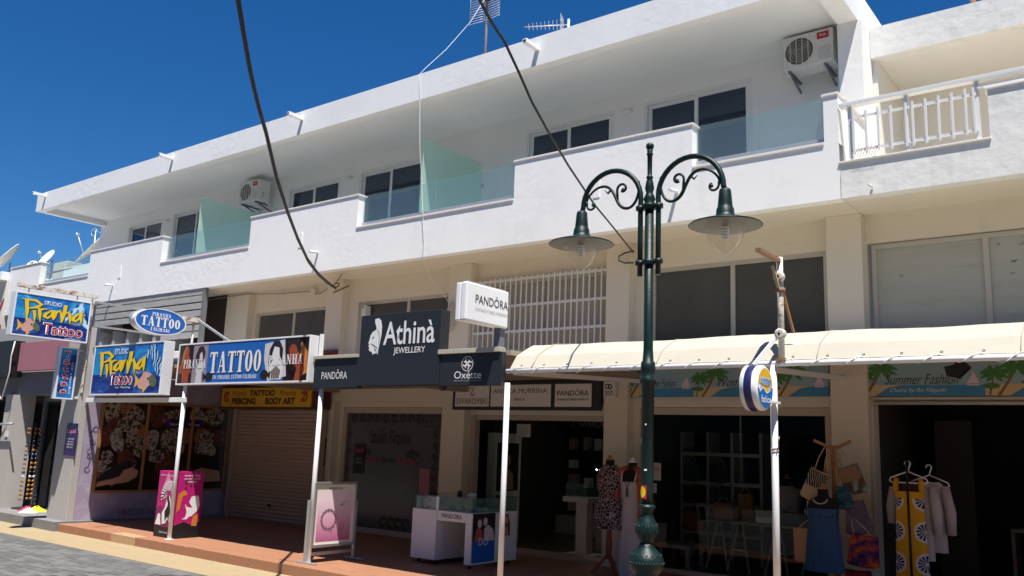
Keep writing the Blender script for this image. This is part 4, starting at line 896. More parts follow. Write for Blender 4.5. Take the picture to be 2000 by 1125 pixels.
# beach banners
def banner(label, x0, x1, units, y=10.03, z0=2.30, z1=2.66):
    t = thing('shop_banner', label, 'banner', ((x0+x1)/2, y, z0)); obj('board', B().box(x0, x1, y, y+.03, z0, z1, bev=.003), sky_print, t)
    F = front(x0, y, z0); w = (x1-x0); 
    obj('sea_print', B().poly(rect(0, w, 0, .115), F, .001), sea_print2, t)
    x = 0.0
    for uw, txt, sub in units:
        obj('sand_print', B().poly([(x, 0), (x+.22, 0), (x+.30, .05), (x+.36, .09), (x+.52, .12), (x, .12)], F, .0018), sand_print, t)
        obj('trunk_print', B().ribbon([(x+.12, 0, .03), (x+.2, .12, .028), (x+.3, .30, .024)], F, .0026).ribbon([(x+.04, 0, .02), (x+.08, .2, .016)], F, .003), trunk_print, t)
        b = B()
        for cx, cy, s_ in ((x+.30, .30, .16), (x+.09, .24, .13)):
            for a in (-60, -25, 10, 60, 120, 170, 205, 240): b.ribbon([(cx, cy, .03), (cx+s_*.6*math.cos(rad(a)), min(.355, cy+s_*.5*math.sin(rad(a))), .05), (cx+s_*1.1*math.cos(rad(a)), min(.357, cy+s_*.6*math.sin(rad(a))-.03), .008)], F, .0034+abs(a)*.000004)
        b.disc(x+.06, .10, .08, .03, F, .0032)
        obj('palm_print', b, green_leaf, t)
        obj('boat_print', B().poly([(x+uw-.17, .13), (x+uw-.10, .25), (x+uw-.05, .13)], F, .002).poly([(x+uw-.18, .12), (x+uw-.03, .12), (x+uw-.06, .105), (x+uw-.15, .105)], F, .0024), rose_top, t)
        if txt: text(txt, F, x+.33, x+uw-.24, .125, .235, letter_k, t, .005, -.008, .45)
        if sub: text(sub, F, x+.38, x+uw-.36, .03, .085, letter_w, t, .005, -.006, .45)
        x += uw
    return t
banner('beach picture banner with black script above the fashion window, partly behind the lamp post', -5.80, -3.09, [(1.03, 'Summer Fashion', None), (.98, 'Women', None), (.70, None, None)])
banner('beach picture banner with black and white script above the clothes doorway at right', -2.81, .2, [(1.31, 'Summer Fashion', 'Choice by Ria Filippaki'), (1.7, 'Summer Fashion', None)])
t = thing('floodlight', 'dark floodlight hanging under the awning in front of the right beach banner', 'floodlight', (-1.5, 8.6, 2.4))
obj('housing', B().prism([(-1.60, 8.55, 2.46), (-1.43, 8.55, 2.50), (-1.40, 8.55, 2.46), (-1.50, 8.55, 2.36), (-1.585, 8.55, 2.375)], (0, .16, 0)), black, t); obj('bracket', B().box(-1.52, -1.49, 8.6, 8.64, 2.48, 2.78), black, t); obj('lamp_glass', B().bar((-1.57, 8.63, 2.368), (-1.5, 8.63, 2.352), .12, .006), steel, t)
# round drum sign
t = thing('round_sign', 'round drum sign with yellow sun and blue waves on the white post, navy rim band', 'sign', (-2.62, 6.78, 1.95))
c = (-2.60, 6.80, 2.145)
obj('drum', B().lathe([(.15, -.16), (.185, -.15), (.185, -.02), (.172, -.004), (.0, -.004)], c, 40, 'x'), panel_white, t)
obj('rim_band', B().lathe([(.187, -.115), (.189, -.11), (.189, -.055), (.187, -.05)], c, 40, 'x', cap=False), mat('navy_band', (0.015, 0.018, 0.10), 0.35), t)
F = side(-2.603, c[1], c[2])
obj('sky_print', B().disc(0, 0, .165, .165, F, .001, 36), panel_white, t); obj('sun_print', B().poly([(.16*math.cos(a), .16*math.sin(a)) for a in [rad(10+k*16) for k in range(11)]], F, .002).disc(.0, -.01, .07, .07, F, .0022), mat('printed_sun_yellow', (0.82, 0.50, 0.02), 0.4), t)
obj('sea_print', B().poly([(.162*math.cos(a), .162*math.sin(a)) for a in [rad(180+k*12) for k in range(16)]]+[(.11, .02), (.08, -.03), (.03, -.05), (-.02, -.02), (-.06, .0), (-.09, -.03), (-.12, -.03)], F, .003), blue_mid, t)
obj('wave_print', B().ring(-.10, -.01, .028, .016, F, .004, -20, 250, 14).ring(.09, .0, .028, .016, F, .004, -60, 220, 14).ribbon([(-.13, -.04, .006), (-.06, .005, .014), (.02, -.04, .012), (.08, -.02, .01)], F, .0045), panel_white, t)
text('summer', F, -.115, .115, .02, .085, letter_w, t, .006, .06); text('summer', F, -.108, .108, .025, .08, mat('pale_blue_lettering', (.10, .35, .70), .4), t, .008, .01); text('fashion', F, -.10, .10, -.12, -.06, letter_w, t, .006, .012)
obj('strut', B().bar((-2.70, 6.80, 2.33), (-2.60, 7.08, 2.60), .012, .035).box(-2.72, -2.58, 6.90, 7.08, 2.03, 2.05), pole_m, t, True)
# rusty empty sign bracket
t = thing('sign_bracket', 'empty rusty white sign bracket standing above the awning edge', 'bracket', (-2.57, 7.1, 2.39))
obj('upright', B().tube([(-2.57, 7.1, 2.40), (-2.572, 7.1, 3.29)], .026, 12), rusty, t); obj('arm', B().box(-2.60, -2.555, 6.62, 7.10, 3.245, 3.275), rust, t)
obj('flat_strap', B().bar((-2.575, 7.08, 3.12), (-2.50, 7.2, 2.64), .03, .008), wood_light, t); obj('flat_strap', B().bar((-2.60, 7.0, 3.20), (-2.57, 7.075, 2.98), .03, .008), jute, t)
obj('clamp', B().lathe([(.03, -.05), (.046, -.045), (.046, -.005), (.03, 0), (.008, 0)], (-2.57, 7.095, 3.115), 20, 'y'), rusty, t); obj('clamp', B().lathe([(.03, -.05), (.046, -.045), (.046, -.005), (.03, 0), (.008, 0)], (-2.567, 7.095, 2.62), 20, 'y'), rusty, t)
for z in (3.118, 2.623): obj('bolt_hole', B().lathe([(.0, -.052), (.012, -.052), (.012, -.05)], (-2.57, 7.094, z), 10, 'y'), black, t)
obj('collar', B().lathe([(.03, -.02), (.04, -.02), (.04, .02), (.03, .02)], (-2.571, 7.1, 3.0), 14), rust, t); obj('base_rust', B().box(-2.61, -2.53, 7.06, 7.14, 2.39, 2.415), rust, t)
# red hood and small fittings on the cream wall
solo('red_hood', B().prism([(-11.80, 9.90, 2.92), (-11.80, 9.90, 3.14), (-11.80, 9.50, 3.0), (-11.80, 9.50, 2.92)], (.42, 0, 0)), mat('faded_red_metal', (0.16, 0.03, 0.025), 0.6), 'small red sloping hood on the wall between the two blue and navy signs', 'hood')
t = thing('siren_box', 'small white siren at the upper left corner of the window behind the helmet sign', 'alarm', (-10.94, 10.05, 3.75)); obj('case', B().box(-10.99, -10.88, 10.0, 10.14, 3.70, 3.90, bev=.02), cabinet, t); obj('lens', B().lathe([(.018, -.004), (.018, 0)], (-10.935, 10.0, 3.86), 12, 'y'), grille_dark, t)
cw = [(-15.5, 9.93, 4.31), (-14.9, 9.93, 4.33), (-14.2, 9.93, 4.335), (-13.4, 10.06, 4.30), (-12.6, 10.06, 4.28), (-12.35, 10.06, 4.25), (-12.2, 10.06, 4.20), (-11.95, 10.06, 4.30), (-11.6, 9.92, 4.33), (-10.85, 9.4, 4.34)]
t = thing('wall_wire', 'thin grey wire with a junction box running along the cream wall below the soffit', 'wire', (-13, 9.95, 4.3)); obj('wire', B().tube(cw, .008, 6), mat('dirty_wire', (.25, .22, .18), .7), t); obj('junction_box', B().box(-12.42, -12.30, 10.03, 10.098, 4.20, 4.31, bev=.006), beige, t)
"""coils"""
b = B(); random.seed(4); pts = []
for k in range(150):
    a = k*.42; pts.append((-8.83+.055*math.cos(a)+.02*math.sin(k*.11), 9.90+.01*math.sin(k*.7), 3.55+.20*math.sin(a)*(1+.2*math.sin(k*.23))))
coil_pts = pts

def smooth(pts, rs, k=4):
    """a rounder path through the given points, with radii to match"""
    P = [Vector(q) for q in pts]; out, ro = [], []
    for i in range(len(P)-1):
        a, b, c, d = P[max(i-1, 0)], P[i], P[i+1], P[min(i+2, len(P)-1)]
        for j in range(k):
            u_ = j/k; out.append(.5*((2*b)+(c-a)*u_+(2*a-5*b+4*c-d)*u_*u_+(3*b-a-3*c+d)*u_**3)); ro.append(rs[i]*(1-u_)+rs[i+1]*u_)
    return out+[P[-1]], ro+[rs[-1]]
# ================================================================== STREET LAMP
t = thing('street_lamp', 'dark green cast iron double street lamp with two hanging bell lanterns', 'street lamp', (-3.243, 6.0, 0))
lx, ly = -3.243, 6.0
obj('base', B().lathe([(.15, 0), (.15, .06), (.12, .10), (.105, .16), (.092, .30), (.086, .55), (.09, .62), (.106, .66), (.094, .69), (.112, .715), (.128, .74), (.134, .775), (.128, .81), (.114, .835), (.088, .86), (.056, .895), (.052, .92)], (lx, ly, 0), 40), lamp_green, t)
obj('bulb_ornament', B().lathe([(.052, .92), (.058, .94), (.078, .985), (.083, 1.02), (.077, 1.06), (.058, 1.10), (.050, 1.125), (.052, 1.16), (.068, 1.175), (.068, 1.19), (.055, 1.20), (.050, 1.205)], (lx, ly, 0), 36), lamp_green, t)
lf = B(); random.seed(8)
for k in range(9):
    a = 2*math.pi*k/9; d = Vector((math.cos(a), math.sin(a), 0)); s_ = Vector((-d.y, d.x, 0)); C = Vector((lx, ly, 0))
    for sg in (-1, 1): lf.tube([C+d*.060+Z*.945, C+d*.081+s_*.014*sg+Z*1.0, C+d*.081+s_*.023*sg+Z*1.03, C+d*.075+s_*.008*sg+Z*1.065], [.002, .006, .005, .002], 6)
obj('leaf_relief', lf, lamp_green, t)
beads = B()
for k in range(30):
    a = 2*math.pi*k/30; beads.lathe([(.003, -.009), (.009, -.004), (.009, .004), (.003, .009)], (lx+(.131)*math.cos(a), ly+.131*math.sin(a), .775), 8)
for k in range(18):
    a = 2*math.pi*k/18; beads.lathe([(.003, -.009), (.009, 0), (.003, .009)], (lx+.112*math.cos(a), ly+.112*math.sin(a), .832), 8)
obj('bead_relief', beads, lamp_green, t)
obj('shaft', B().lathe([(.050, 1.205), (.049, 1.3), (.048, 2.12), (.062, 2.13), (.064, 2.16), (.055, 2.175), (.053, 2.22), (.058, 2.235), (.056, 2.29), (.044, 2.30), (.038, 2.4), (.036, 3.55)], (lx, ly, 0), 28), lamp_green, t)
obj('finial', B().lathe([(.040, 3.55), (.058, 3.56), (.058, 3.575), (.038, 3.60), (.05, 3.625), (.036, 3.66), (.028, 3.68), (.038, 3.72), (.030, 3.77), (.022, 3.80), (.030, 3.812), (.022, 3.824), (.019, 3.83), (.021, 4.0), (.026, 4.005), (.026, 4.02), (.020, 4.03), (.026, 4.045), (.017, 4.05), (.030, 4.062), (.034, 4.082), (.028, 4.10), (.010, 4.112)], (lx, ly, 0), 24), lamp_green, t)
for z in (3.10, 3.56): obj('clamp_band', B().box(lx-.115, lx+.115, ly-.016, ly+.016, z-.014, z+.014, bev=.004).lathe([(.046, -.022), (.052, -.02), (.052, .02), (.046, .022)], (lx, ly, z), 20).lathe([(.03, -.02), (.036, -.018), (.036, .018), (.03, .02)], (lx-.085, ly, z), 14).lathe([(.03, -.02), (.036, -.018), (.036, .018), (.03, .02)], (lx+.085, ly, z), 14), lamp_green, t)
for sg in (-1, 1):
    x0 = lx+sg*.082; cx = lx+sg*.36; arc = [(x0, ly, 2.99), (x0, ly, 3.3), (x0, ly, 3.58)]
    r = .281
    for k in range(0, 19):
        a = math.pi-math.pi*k/18*1.0; arc.append((cx+sg*r*math.cos(a), ly, 3.64+r*1.02*math.sin(a)))
    xe = cx+sg*r
    arc.append((xe+sg*.012, ly, 3.60))
    obj('arm', B().tube(arc, .0215, 14), lamp_green, t)
    sc = B(); P = lambda u_, v_: (lx+sg*u_, ly, v_)
    # leafy scroll inside the arch
    sc.tube(*smooth([P(.10, 3.80), P(.10, 3.72), P(.125, 3.635), P(.175, 3.585), P(.235, 3.585), P(.285, 3.625), P(.325, 3.70), P(.365, 3.765), P(.42, 3.80), P(.49, 3.80), P(.555, 3.765), P(.60, 3.71), P(.61, 3.66)], [.008, .011, .012, .012, .013, .015, .014, .013, .012, .011, .010, .010, .008]), 8)
    sp_ = [P(.30, 3.66)]+[P(.255+.052*math.cos(a)*(1-i*.045), 3.755+.052*math.sin(a)*(1-i*.045)) for i, a in enumerate([rad(-10+22*k) for k in range(15)])]
    sc.tube(sp_, [.011]*len(sp_), 8); sc.lathe([(.004, -.012), (.017, -.006), (.017, .006), (.004, .012)], P(.245, 3.745), 12, 'y')
    sp2 = [P(.61, 3.70)]+[P(.555+.05*math.cos(a)*(1-i*.05), 3.655+.05*math.sin(a)*(1-i*.05)) for i, a in enumerate([rad(20-24*k) for k in range(12)])]
    sc.tube(sp2, [.010]*len(sp2), 8); sc.lathe([(.004, -.012), (.015, -.006), (.015, .006), (.004, .012)], P(.54, 3.655), 12, 'y')
    sc.tube([P(.365, 3.765), P(.395, 3.735), P(.425, 3.765)], [.012, .009, .003], 6)
    obj('scroll', sc, lamp_green, t)
    hx = xe+sg*.012; zt = 3.615
    ln = obj('lantern', B().lathe([(.026, zt), (.040, zt-.005), (.046, zt-.02), (.056, zt-.13), (.058, zt-.15), (.066, zt-.16), (.070, zt-.20), (.078, zt-.225), (.115, zt-.238), (.135, zt-.252), (.20, zt-.262), (.270, zt-.285), (.280, zt-.294), (.273, zt-.296)], (hx, ly, 0), 44, cap=False), lamp_green, t)
    obj('reflector', B().lathe([(.273, zt-.297), (.235, zt-.286), (.225, zt-.292), (.20, zt-.284), (.16, zt-.276), (.05, zt-.262)], (hx, ly, 0), 44), lamp_under, ln)
    obj('glass_bowl', B().lathe([(.150, zt-.286), (.151, zt-.31), (.143, zt-.36), (.118, zt-.42), (.075, zt-.475), (.03, zt-.508), (.006, zt-.516)], (hx, ly, 0), 36, cap=False), glass('lamp_bowl_glass', (0.97, 0.96, 0.93), 1.0, body=(.85, .82, .74), bodyfac=.13), ln)
    sb = [(hx+.022*math.cos(k*.9), ly+.022*math.sin(k*.9), zt-.29-k*.0032) for k in range(36)]
    obj('spiral_bulb', B().tube(sb, .008, 6).lathe([(.02, zt-.265), (.026, zt-.29)], (hx, ly, 0), 12), panel_white, ln)
Fl = (Vector((lx-.01, ly-.057, 1.22)), X, Z, -Y)
obj('sticker', B().sheet([[(lx+.0500*math.sin(a), ly-.0500*math.cos(a), z) for a in [rad(-52+k*11) for k in range(8)]] for z in (1.245, 1.345)]), red_plastic, t)
obj('sticker_print', B().sheet([[(lx+.0512*math.sin(a), ly-.0512*math.cos(a), 1.295+.042*q*math.sqrt(max(0, 1-((a-rad(-14))/rad(30))**2))) for a in [rad(-43+k*8.25) for k in range(8)]] for q in (-1, 1)]), letter_y, t)
obj('paper_scrap', B().sheet([[(lx+.0496*math.sin(a), ly-.0496*math.cos(a), z) for a in (rad(0), rad(14), rad(26))] for z in (1.455, 1.468)]).sheet([[(lx+.0496*math.sin(a), ly-.0496*math.cos(a), z) for a in (rad(5), rad(18))] for z in (1.80, 1.812)]).sheet([[(lx+.0500*math.sin(a), ly-.0500*math.cos(a), z) for a in (rad(-44), rad(-36))] for z in (1.66, 1.70)]), panel_white, t)

# ================================================================== OVERHEAD CABLES (built where they hang, hook to far pole)
def cable(name, label, pts, r, m=cable_m):
    t = thing(name, label, 'cable', tuple(pts[0])); obj('strand', B().tube(pts, r, 8), m, t); return t
def sagline(p, q, sag, n=28): p, q = Vector(p), Vector(q); return [p.lerp(q, k/n)-Z*sag*4*(k/n)*(1-k/n) for k in range(n+1)]
CABLES_HERE = 1

# ================================================================== ROOF AERIALS, DISHES
t = thing('roof_aerial', 'tall grid aerial on a brown mast behind the roof edge', 'aerial', (-8.62, 10.2, 7.2))
ax, ay = -8.625, 10.2
obj('mast', B().tube([(ax, ay, 7.2), (ax+.01, ay, 9.1)], .022, 8), mat('brown_mast', (.16, .12, .11), .7), t)
g = B()
for k in range(16): g.tube([(ax-.32, ay-.06, 8.62+k*.045), (ax-.04, ay-.03, 8.62+k*.045)], .0045, 5); g.tube([(ax+.03, ay-.03, 8.62+k*.045), (ax+.32, ay-.06, 8.62+k*.045)], .0045, 5)
for x in (-.32, -.0, .32): g.tube([(ax+x, ay-.06, 8.60), (ax+x, ay-.06, 9.32)], .004, 5)
obj('grid', g, mat('dull_aerial_rods', (.55, .50, .48), .4, metal=.4), t); obj('clamp', B().box(ax-.05, ax+.05, ay-.07, ay+.03, 8.95, 9.05, bev=.01).box(ax-.03, ax+.03, ay-.05, ay+.03, 8.78, 8.83, bev=.01), black, t)
t = thing('roof_aerial', 'low comb shaped aerial pointing left above the roof edge', 'aerial', (-7.0, 10.3, 7.3))
ax, ay, az = -7.02, 10.3, 8.14
obj('mast', B().tube([(ax, ay, 7.3), (ax, ay, az+.09)], .018, 8), pole_m, t)
g = B().tube([(ax, ay, az), (ax-.6, ay-.35, az-.02)], .008, 6)
for k in range(9):
    p = Vector((ax-.1-.055*k, ay-.06-.032*k, az-.003*k)); q = Vector((.35, -.6, .25)).normalized()*(.10-.005*k); g.tube([p-q, p+q], .0035, 5)
for k in range(6): g.tube([(ax-.05, ay-.16, az+.03+k*.022), (ax-.16, ay+.10, az+.05+k*.024)], .003, 5); g.tube([(ax-.05, ay-.16, az-.03-k*.02), (ax-.13, ay+.1, az-.03-k*.02)], .003, 5)
obj('boom', g, MATS['dull_aerial_rods'], t)

def dish(label, c, r, n, mast_to, m=mat('cream_dish', (.66, .63, .55), .5)):
    t = thing('satellite_dish', label, 'satellite dish', (c[0], c[1], mast_to), 'satellite dishes on the left roof terrace')
    c = Vector(c); n = Vector(n).normalized(); a = n.orthogonal().normalized(); b_ = n.cross(a); bb = B(); rings = []
    for q, dpt in ((.02, 0), (.4, .03), (.75, .11), (1, .2)):
        rings.append([tuple(c+(a*math.cos(x)+b_*math.sin(x))*r*q+n*r*dpt) for x in [2*math.pi*k/36 for k in range(37)]])
    bb.sheet(rings); rings2 = [[tuple(Vector(p)-n*.02) for p in rr] for rr in rings]; bb.sheet(rings2); bb.sheet([rings[-1], rings2[-1]])
    obj('reflector', bb, m, t)
    arm = c+n*r*.95; lo = c-Z*r*.9+n*.2*r
    obj('feed_arm', B().tube([c+(lo-c).normalized()*r*.95, arm], .012, 6).lathe([(.02, -.06), (.04, -.05), (.04, .05)], tuple(arm), 10, 'y'), alu, t)
    obj('mast', B().tube([(c.x-n.x*.1, c.y-n.y*.1+.06, mast_to), (c.x-n.x*.1, c.y-n.y*.1+.06, c.z)], .03, 8), alu, t); return t
dish('largest cream satellite dish, cut off by the corner of the upper room', (-26.0, 12.6, 7.08), .72, (-.3, -.75, .6), 4.62)
dish('small round white satellite dish beside the glass of the left terrace', (-28.95, 12.5, 7.08), .34, (0, -.85, .5), 4.62, panel_white)
dish('big cream satellite dish at the left edge of the picture seen edge on', (-31.9, 12.4, 7.25), .75, (-.3, -.75, .6), 4.62)
dish('tiny white satellite dish behind the terrace parapet', (-30.2, 12.6, 7.0), .18, (.6, -.6, .4), 4.62, panel_white)
t = thing('roof_aerial', 'thin aerial above the big dish at the corner of the upper room', 'aerial', (-26.1, 12.6, 4.62)); obj('mast', B().tube([(-26.1, 12.6, 4.62), (-26.15, 12.6, 7.72)], .02, 6), alu, t); obj('loop', B().tube([(-26.15+.16*math.cos(a)-.12, 12.6, 7.68+.12*math.sin(a)) for a in [k*.35 for k in range(19)]], .010, 6).tube([(-26.3, 12.6, 7.75), (-25.5, 12.6, 7.5)], .012, 6), alu, t)
t = thing('water_tank', 'cream box cabinet standing behind the glass of the left terrace', 'cabinet', (-27.6, 12.5, 4.62)); obj('body', B().box(-28.0, -27.15, 12.3, 12.8, 4.62, 6.80, bev=.02), mat('cream_cabinet', (.60, .57, .46), .6), t); obj('door', B().box(-27.95, -27.6, 12.28, 12.298, 4.8, 6.7, bev=.004), MATS['cream_cabinet'], t)
solo('terrace_wall', B().box(-36, -23.5, 12.9, 13.1, 3.0, 6.55).box(-26.6, -23.5, 12.0, 12.2, 4.6, 6.45), white_flat, 'low white wall at the back of the left roof terrace', 'wall')
# neighbouring building at the far left
t = thing('left_building', 'white building at the far left edge with cream panel and red strokes', 'building', (-27, 9.2, 0))
obj('cornice', B().box(-34, -23.42, 9.05, 12, 5.28, 5.50, bev=.01), white_flat, t); obj('facade', B().box(-34, -23.41, 9.2, 12, 2.6, 5.277), mat('pale_cream_facade', (.70, .67, .58), .8, var=.06, vscale=4), t)
obj('red_stroke', B().ribbon([(0, 0, .10), (.30, .28, .14), (.46, .52, .05)], front(-23.88, 9.195, 4.30), .002).ribbon([(.35, -.26, .12), (.52, -.20, .10)], front(-23.88, 9.195, 4.3), .0025), letter_r, t)
rt = None
for k in range(8):
    z = 5.50+k*.055
    if rt is None: rt = obj('roof_tile', B().prism([(-27.6, 10.0, z), (-24.3, 10.0, z), (-24.3, 10.12, z+.075), (-27.6, 10.12, z+.075)], (0, .05, .03)), mat('brown_roof_tile', (.08, .05, .04), .8, var=.3), t)
    else: share(rt, t, (.1*k, .11*k, .055*k))
# shop on the left: pillars, fascias, glass front
t = thing('left_shop', 'grey fronted souvenir shop left of the tattoo parlour with pink fascia and glass front', 'shop', (-17, 8, .15))
obj('pillar', B().prism([(-17.47, 7.15, .14), (-17.02, 7.15, .14), (-17.06, 7.15, 2.2), (-17.47, 7.15, 2.2)], (0, .36, 0)), pillar_m, t)
obj('beam', B().box(-23, -14.97, 7.22, 8.1, 2.2, 2.62, bev=.006), grey_dark, t)
obj('fascia_pink', B().box(-17.06, -16.0, 7.10, 7.2, 2.63, 3.16, bev=.004), pink_fab, t); obj('fascia_pink', B().box(-15.98, -14.97, 7.10, 7.2, 2.63, 3.16, bev=.004), pink_fab, t)
obj('fascia_black', B().box(-23, -17.09, 6.98, 7.2, 2.52, 3.2, bev=.004), black, t)
obj('upper_wall', B().box(-23, -17.1, 7.6, 8.4, 2.63, 3.6).box(-17.097, -14.97, 7.6, 8.4, 2.63, 3.02), grey_wall, t, True)
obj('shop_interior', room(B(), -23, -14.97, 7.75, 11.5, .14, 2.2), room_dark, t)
dr = obj('glass_front', B().box(-16.98, -16.90, 7.62, 7.69, .15, 2.2).box(-16.9, -15.0, 7.62, 7.69, 2.1, 2.2).box(-16.0, -15.94, 7.62, 7.69, .15, 2.1), grey_dark, t); obj('pane', B().box(-16.9, -16.0, 7.65, 7.657, .15, 2.1), shop_glass, dr); obj('pane', B().box(-15.94, -15.0, 7.65, 7.657, .15, 2.1), shop_glass, dr)
obj('towel_rail', B().tube([(-18.4, 7.05, 1.62), (-16.8, 7.05, 1.66)], .02, 8), steel, t); obj('switch_plate', B().box(-17.28, -17.16, 7.135, 7.149, 1.42, 1.52), cabinet, t)
cord = [(-16.98, 6.96, 3.17), (-17.05, 6.96, 2.9), (-17.02, 6.96, 2.6), (-17.12, 6.96, 2.3), (-17.25, 6.98, 2.1), (-17.4, 6.99, 2.17), (-17.45, 6.99, 2.28)]
obj('hanging_cord', B().tube(cord, .012, 6), rope_m, t)
# sunglasses stands
def rack(label, x, y, z0, z1, n, seed):
    t = thing('sunglasses_stand', label, 'display stand', (x, y, .14), 'sunglasses stands at the souvenir shop'); obj('pole', B().tube([(x, y, .14), (x, y, z1+.05)], .02, 8).lathe([(.22, .145), (.22, .165), (.03, .18)], (x, y, 0), 16), black, t); random.seed(seed)
    cols = [mat('amber_lens', (.35, .16, .03), .25), mat('dark_lens', (.02, .015, .015), .2), mat('blue_lens', (.05, .08, .22), .25), mat('white_plastic', (.6, .6, .62), .4), mat('red_lens', (.3, .03, .05), .3)]
    for k in range(n):
        z = z0+(z1-z0)*k/n; m = cols[min(4, int(abs(random.gauss(0, 1.6))))] if z > .7 else cols[0]
        b = B()
        for sx in (-.035, .035): b.lathe([(.003, -.004), (.026, -.003), (.026, .003), (.003, .004)], (x+sx, y-.11, z), 10, 'y')
        b.box(x-.012, x+.012, y-.113, y-.107, z+.004, z+.012); obj('sunglasses', b, m, t); b = B()
        for sx in (-.035, .035): b.lathe([(.003, -.004), (.026, -.003), (.026, .003), (.003, .004)], (x+.11, y+sx, z+.01), 10, 'x')
        b.box(x+.107, x+.113, y-.012, y+.012, z+.012, z+.020); obj('sunglasses', b, m, t)
rack('sunglasses stand before the glass front of the souvenir shop', -16.80, 7.46, .32, 1.66, 17, 2)
rack('sunglasses stand at the very left edge of the picture', -17.62, 7.0, .95, 1.6, 9, 5)
# things lying on the step
for lab, c, x, y, z, s_ in (('yellow folded cloth on top of the pile on the grey step', (.75, .55, .02), -16.2, 7.40, .22, .2), ('white cloth at the front of the pile on the grey step', (.75, .74, .73), -16.02, 7.18, .20, .17), ('crimson cloth beside the yellow one on the grey step', (.40, .02, .07), -16.42, 7.34, .20, .17)):
    b = B(); random.seed(int(x*-100)); n = 14; rows = []
    for j in range(5):
        f = 1-j/4.4; rows.append([(x+s_*f*(1+.2*math.sin(3*a+j))*math.cos(a), y+s_*.8*f*(1+.2*math.cos(4*a))*math.sin(a), .146+(z-.05)*(j/4)*(.9+.2*math.sin(2*a))*.55) for a in [2*math.pi*k/n for k in range(n+1)]])
    solo('folded_cloth', b.sheet(rows), mat('cloth_'+lab.split()[0], c, .8), lab, 'cloth', 'cloths piled on the step')
solo('flip_flops', B().box(-16.85, -16.60, 7.26, 7.35, .147, .17, bev=.01).box(-16.95, -16.72, 7.40, 7.49, .147, .168, bev=.01), dark_bag, 'dark sandals lying left of the cloth pile on the grey step', 'sandals')
# posters on the pilaster and walls
t = thing('poster', 'purple and blue party poster hanging on the corner pilaster', 'poster', (-14.6, 6.98, 1.3)); obj('sheet', B().box(-14.62, -14.25, 6.985, 6.993, 1.18, 1.70, bev=.002), purple_poster, t)
F = front(-14.62, 6.985, 1.18); text('Liquid', F, .04, .33, .34, .43, pink_l, t, .003, .02)
for k, w in enumerate(('SUMMER OPENING', 'EVERY NIGHT', 'FREE ENTRY', 'COME ON IN')): text(w, F, .06+.02*(k % 2), .31-.02*(k % 2), .255-k*.045, .280-k*.045, letter_w, t, .003)
t = thing('poster', 'narrow dark poster with orange picture on the pier right of the shutter', 'poster', (-11.65, 9.94, 1.2)); obj('sheet', B().box(-11.78, -11.56, 9.940, 9.947, 1.15, 1.62), hair, t); obj('picture_print', B().disc(.11, .31, .07, .10, front(-11.78, 9.94, 1.15), .002), orange_p, t); text('LIVE', front(-11.78, 9.94, 1.15), .05, .17, .10, .14, letter_w, t)
solo('meter_cover', B().box(-11.74, -11.49, 9.942, 9.948, 1.90, 2.14, bev=.002), beige, 'square flush meter cover on the pier above the dark poster', 'cover')
t = thing('poster', 'dark poster with pink letters stuck inside the filmed tattoo window', 'poster', (-11.0, 10.14, 1.1)); obj('sheet', B().box(-11.06, -10.80, 10.136, 10.144, 1.06, 1.55), hair, t); F = front(-11.06, 10.136, 1.06); text('Liquid', F, .03, .23, .33, .43, magenta, t, .002, .02); text('PARTY', F, .06, .20, .22, .25, letter_g, t, .002); text('TONIGHT', F, .05, .21, .16, .19, letter_g, t, .002)
solo('pink_notice', B().box(-9.52, -9.30, 10.136, 10.144, .82, 1.20), mat('faded_pink_paper', (.42, .17, .22), .7), 'faded pink notice in the lower right of the tattoo window', 'notice')

# ================================================================== STANDS ON THE TERRACE
t = thing('poster_box', 'tall pink and black box poster standing behind the leftmost white post', 'poster stand', (-11.7, 7.35, .12))
obj('box', B().box(-11.96, -11.47, 7.16, 7.58, .12, 1.055, bev=.004), magenta, t)
for F, w in ((front(-11.96, 7.16, .12), .49), (side(-11.47, 7.16, .12), .42)):
    obj('black_base_print', B().poly([(0, 0), (w, 0), (w, .22), (w*.6, .19), (w*.4, .23), (0, .18)] if F[3].x > .5 else rect(0, w, 0, .15), F, .001), black, t)
F = front(-11.96, 7.16, .12)
obj('shade_print', B().poly([(.0, .16), (.49, .16), (.49, .36), (.30, .30), (.12, .44), (0, .40)], F, .0016), magenta_d, t)
hd = B()
for k in range(11):
    a = rad(70+k*13); hd.ribbon([(.30+.05*math.cos(a), .60+.06*math.sin(a), .008), (.30+.17*math.cos(a), .60+.2*math.sin(a), .022), (.30+.20*math.cos(a), .59+.22*math.sin(a), .004)], F, .003+.0003*k)
hd.poly([(.20, .18), (.17, .34), (.24, .42), (.27, .56), (.33, .60), (.36, .54), (.41, .42), (.46, .36), (.39, .34), (.40, .20), (.33, .26), (.28, .2)], F, .0065).disc(.10, .27, .045, .06, F, .006).poly([(.02, .17), (.05, .25), (.15, .25), (.17, .17)], F, .0063)
obj('feather_figure_print', hd, letter_w, t)
obj('figure_shade_print', B().poly([(.27, .22), (.24, .36), (.30, .44), (.31, .56), (.36, .50), (.38, .40), (.43, .36), (.37, .32), (.37, .22), (.32, .30)], F, .008).ribbon([(.14, .52, .006), (.22, .62, .02), (.28, .68, .006)], F, .0083).disc(.3, .55, .025, .05, F, .0086), black, t)
obj('pale_print', B().poly([(.08, .60), (.2, .84), (.24, .93), (.29, .84), (.45, .56), (.36, .62), (.30, .80), (.2, .7)], F, .0022), pink_l, t)
text('PARTY AND SHOW', F, .05, .44, .86, .885, letter_w, t, .004); text('SUNDAY', F, .30, .44, .77, .80, letter_w, t, .004); text('8 JUNE', F, .31, .43, .73, .755, letter_w, t, .004); text('club.com', F, .14, .36, .06, .09, letter_w, t, .004)
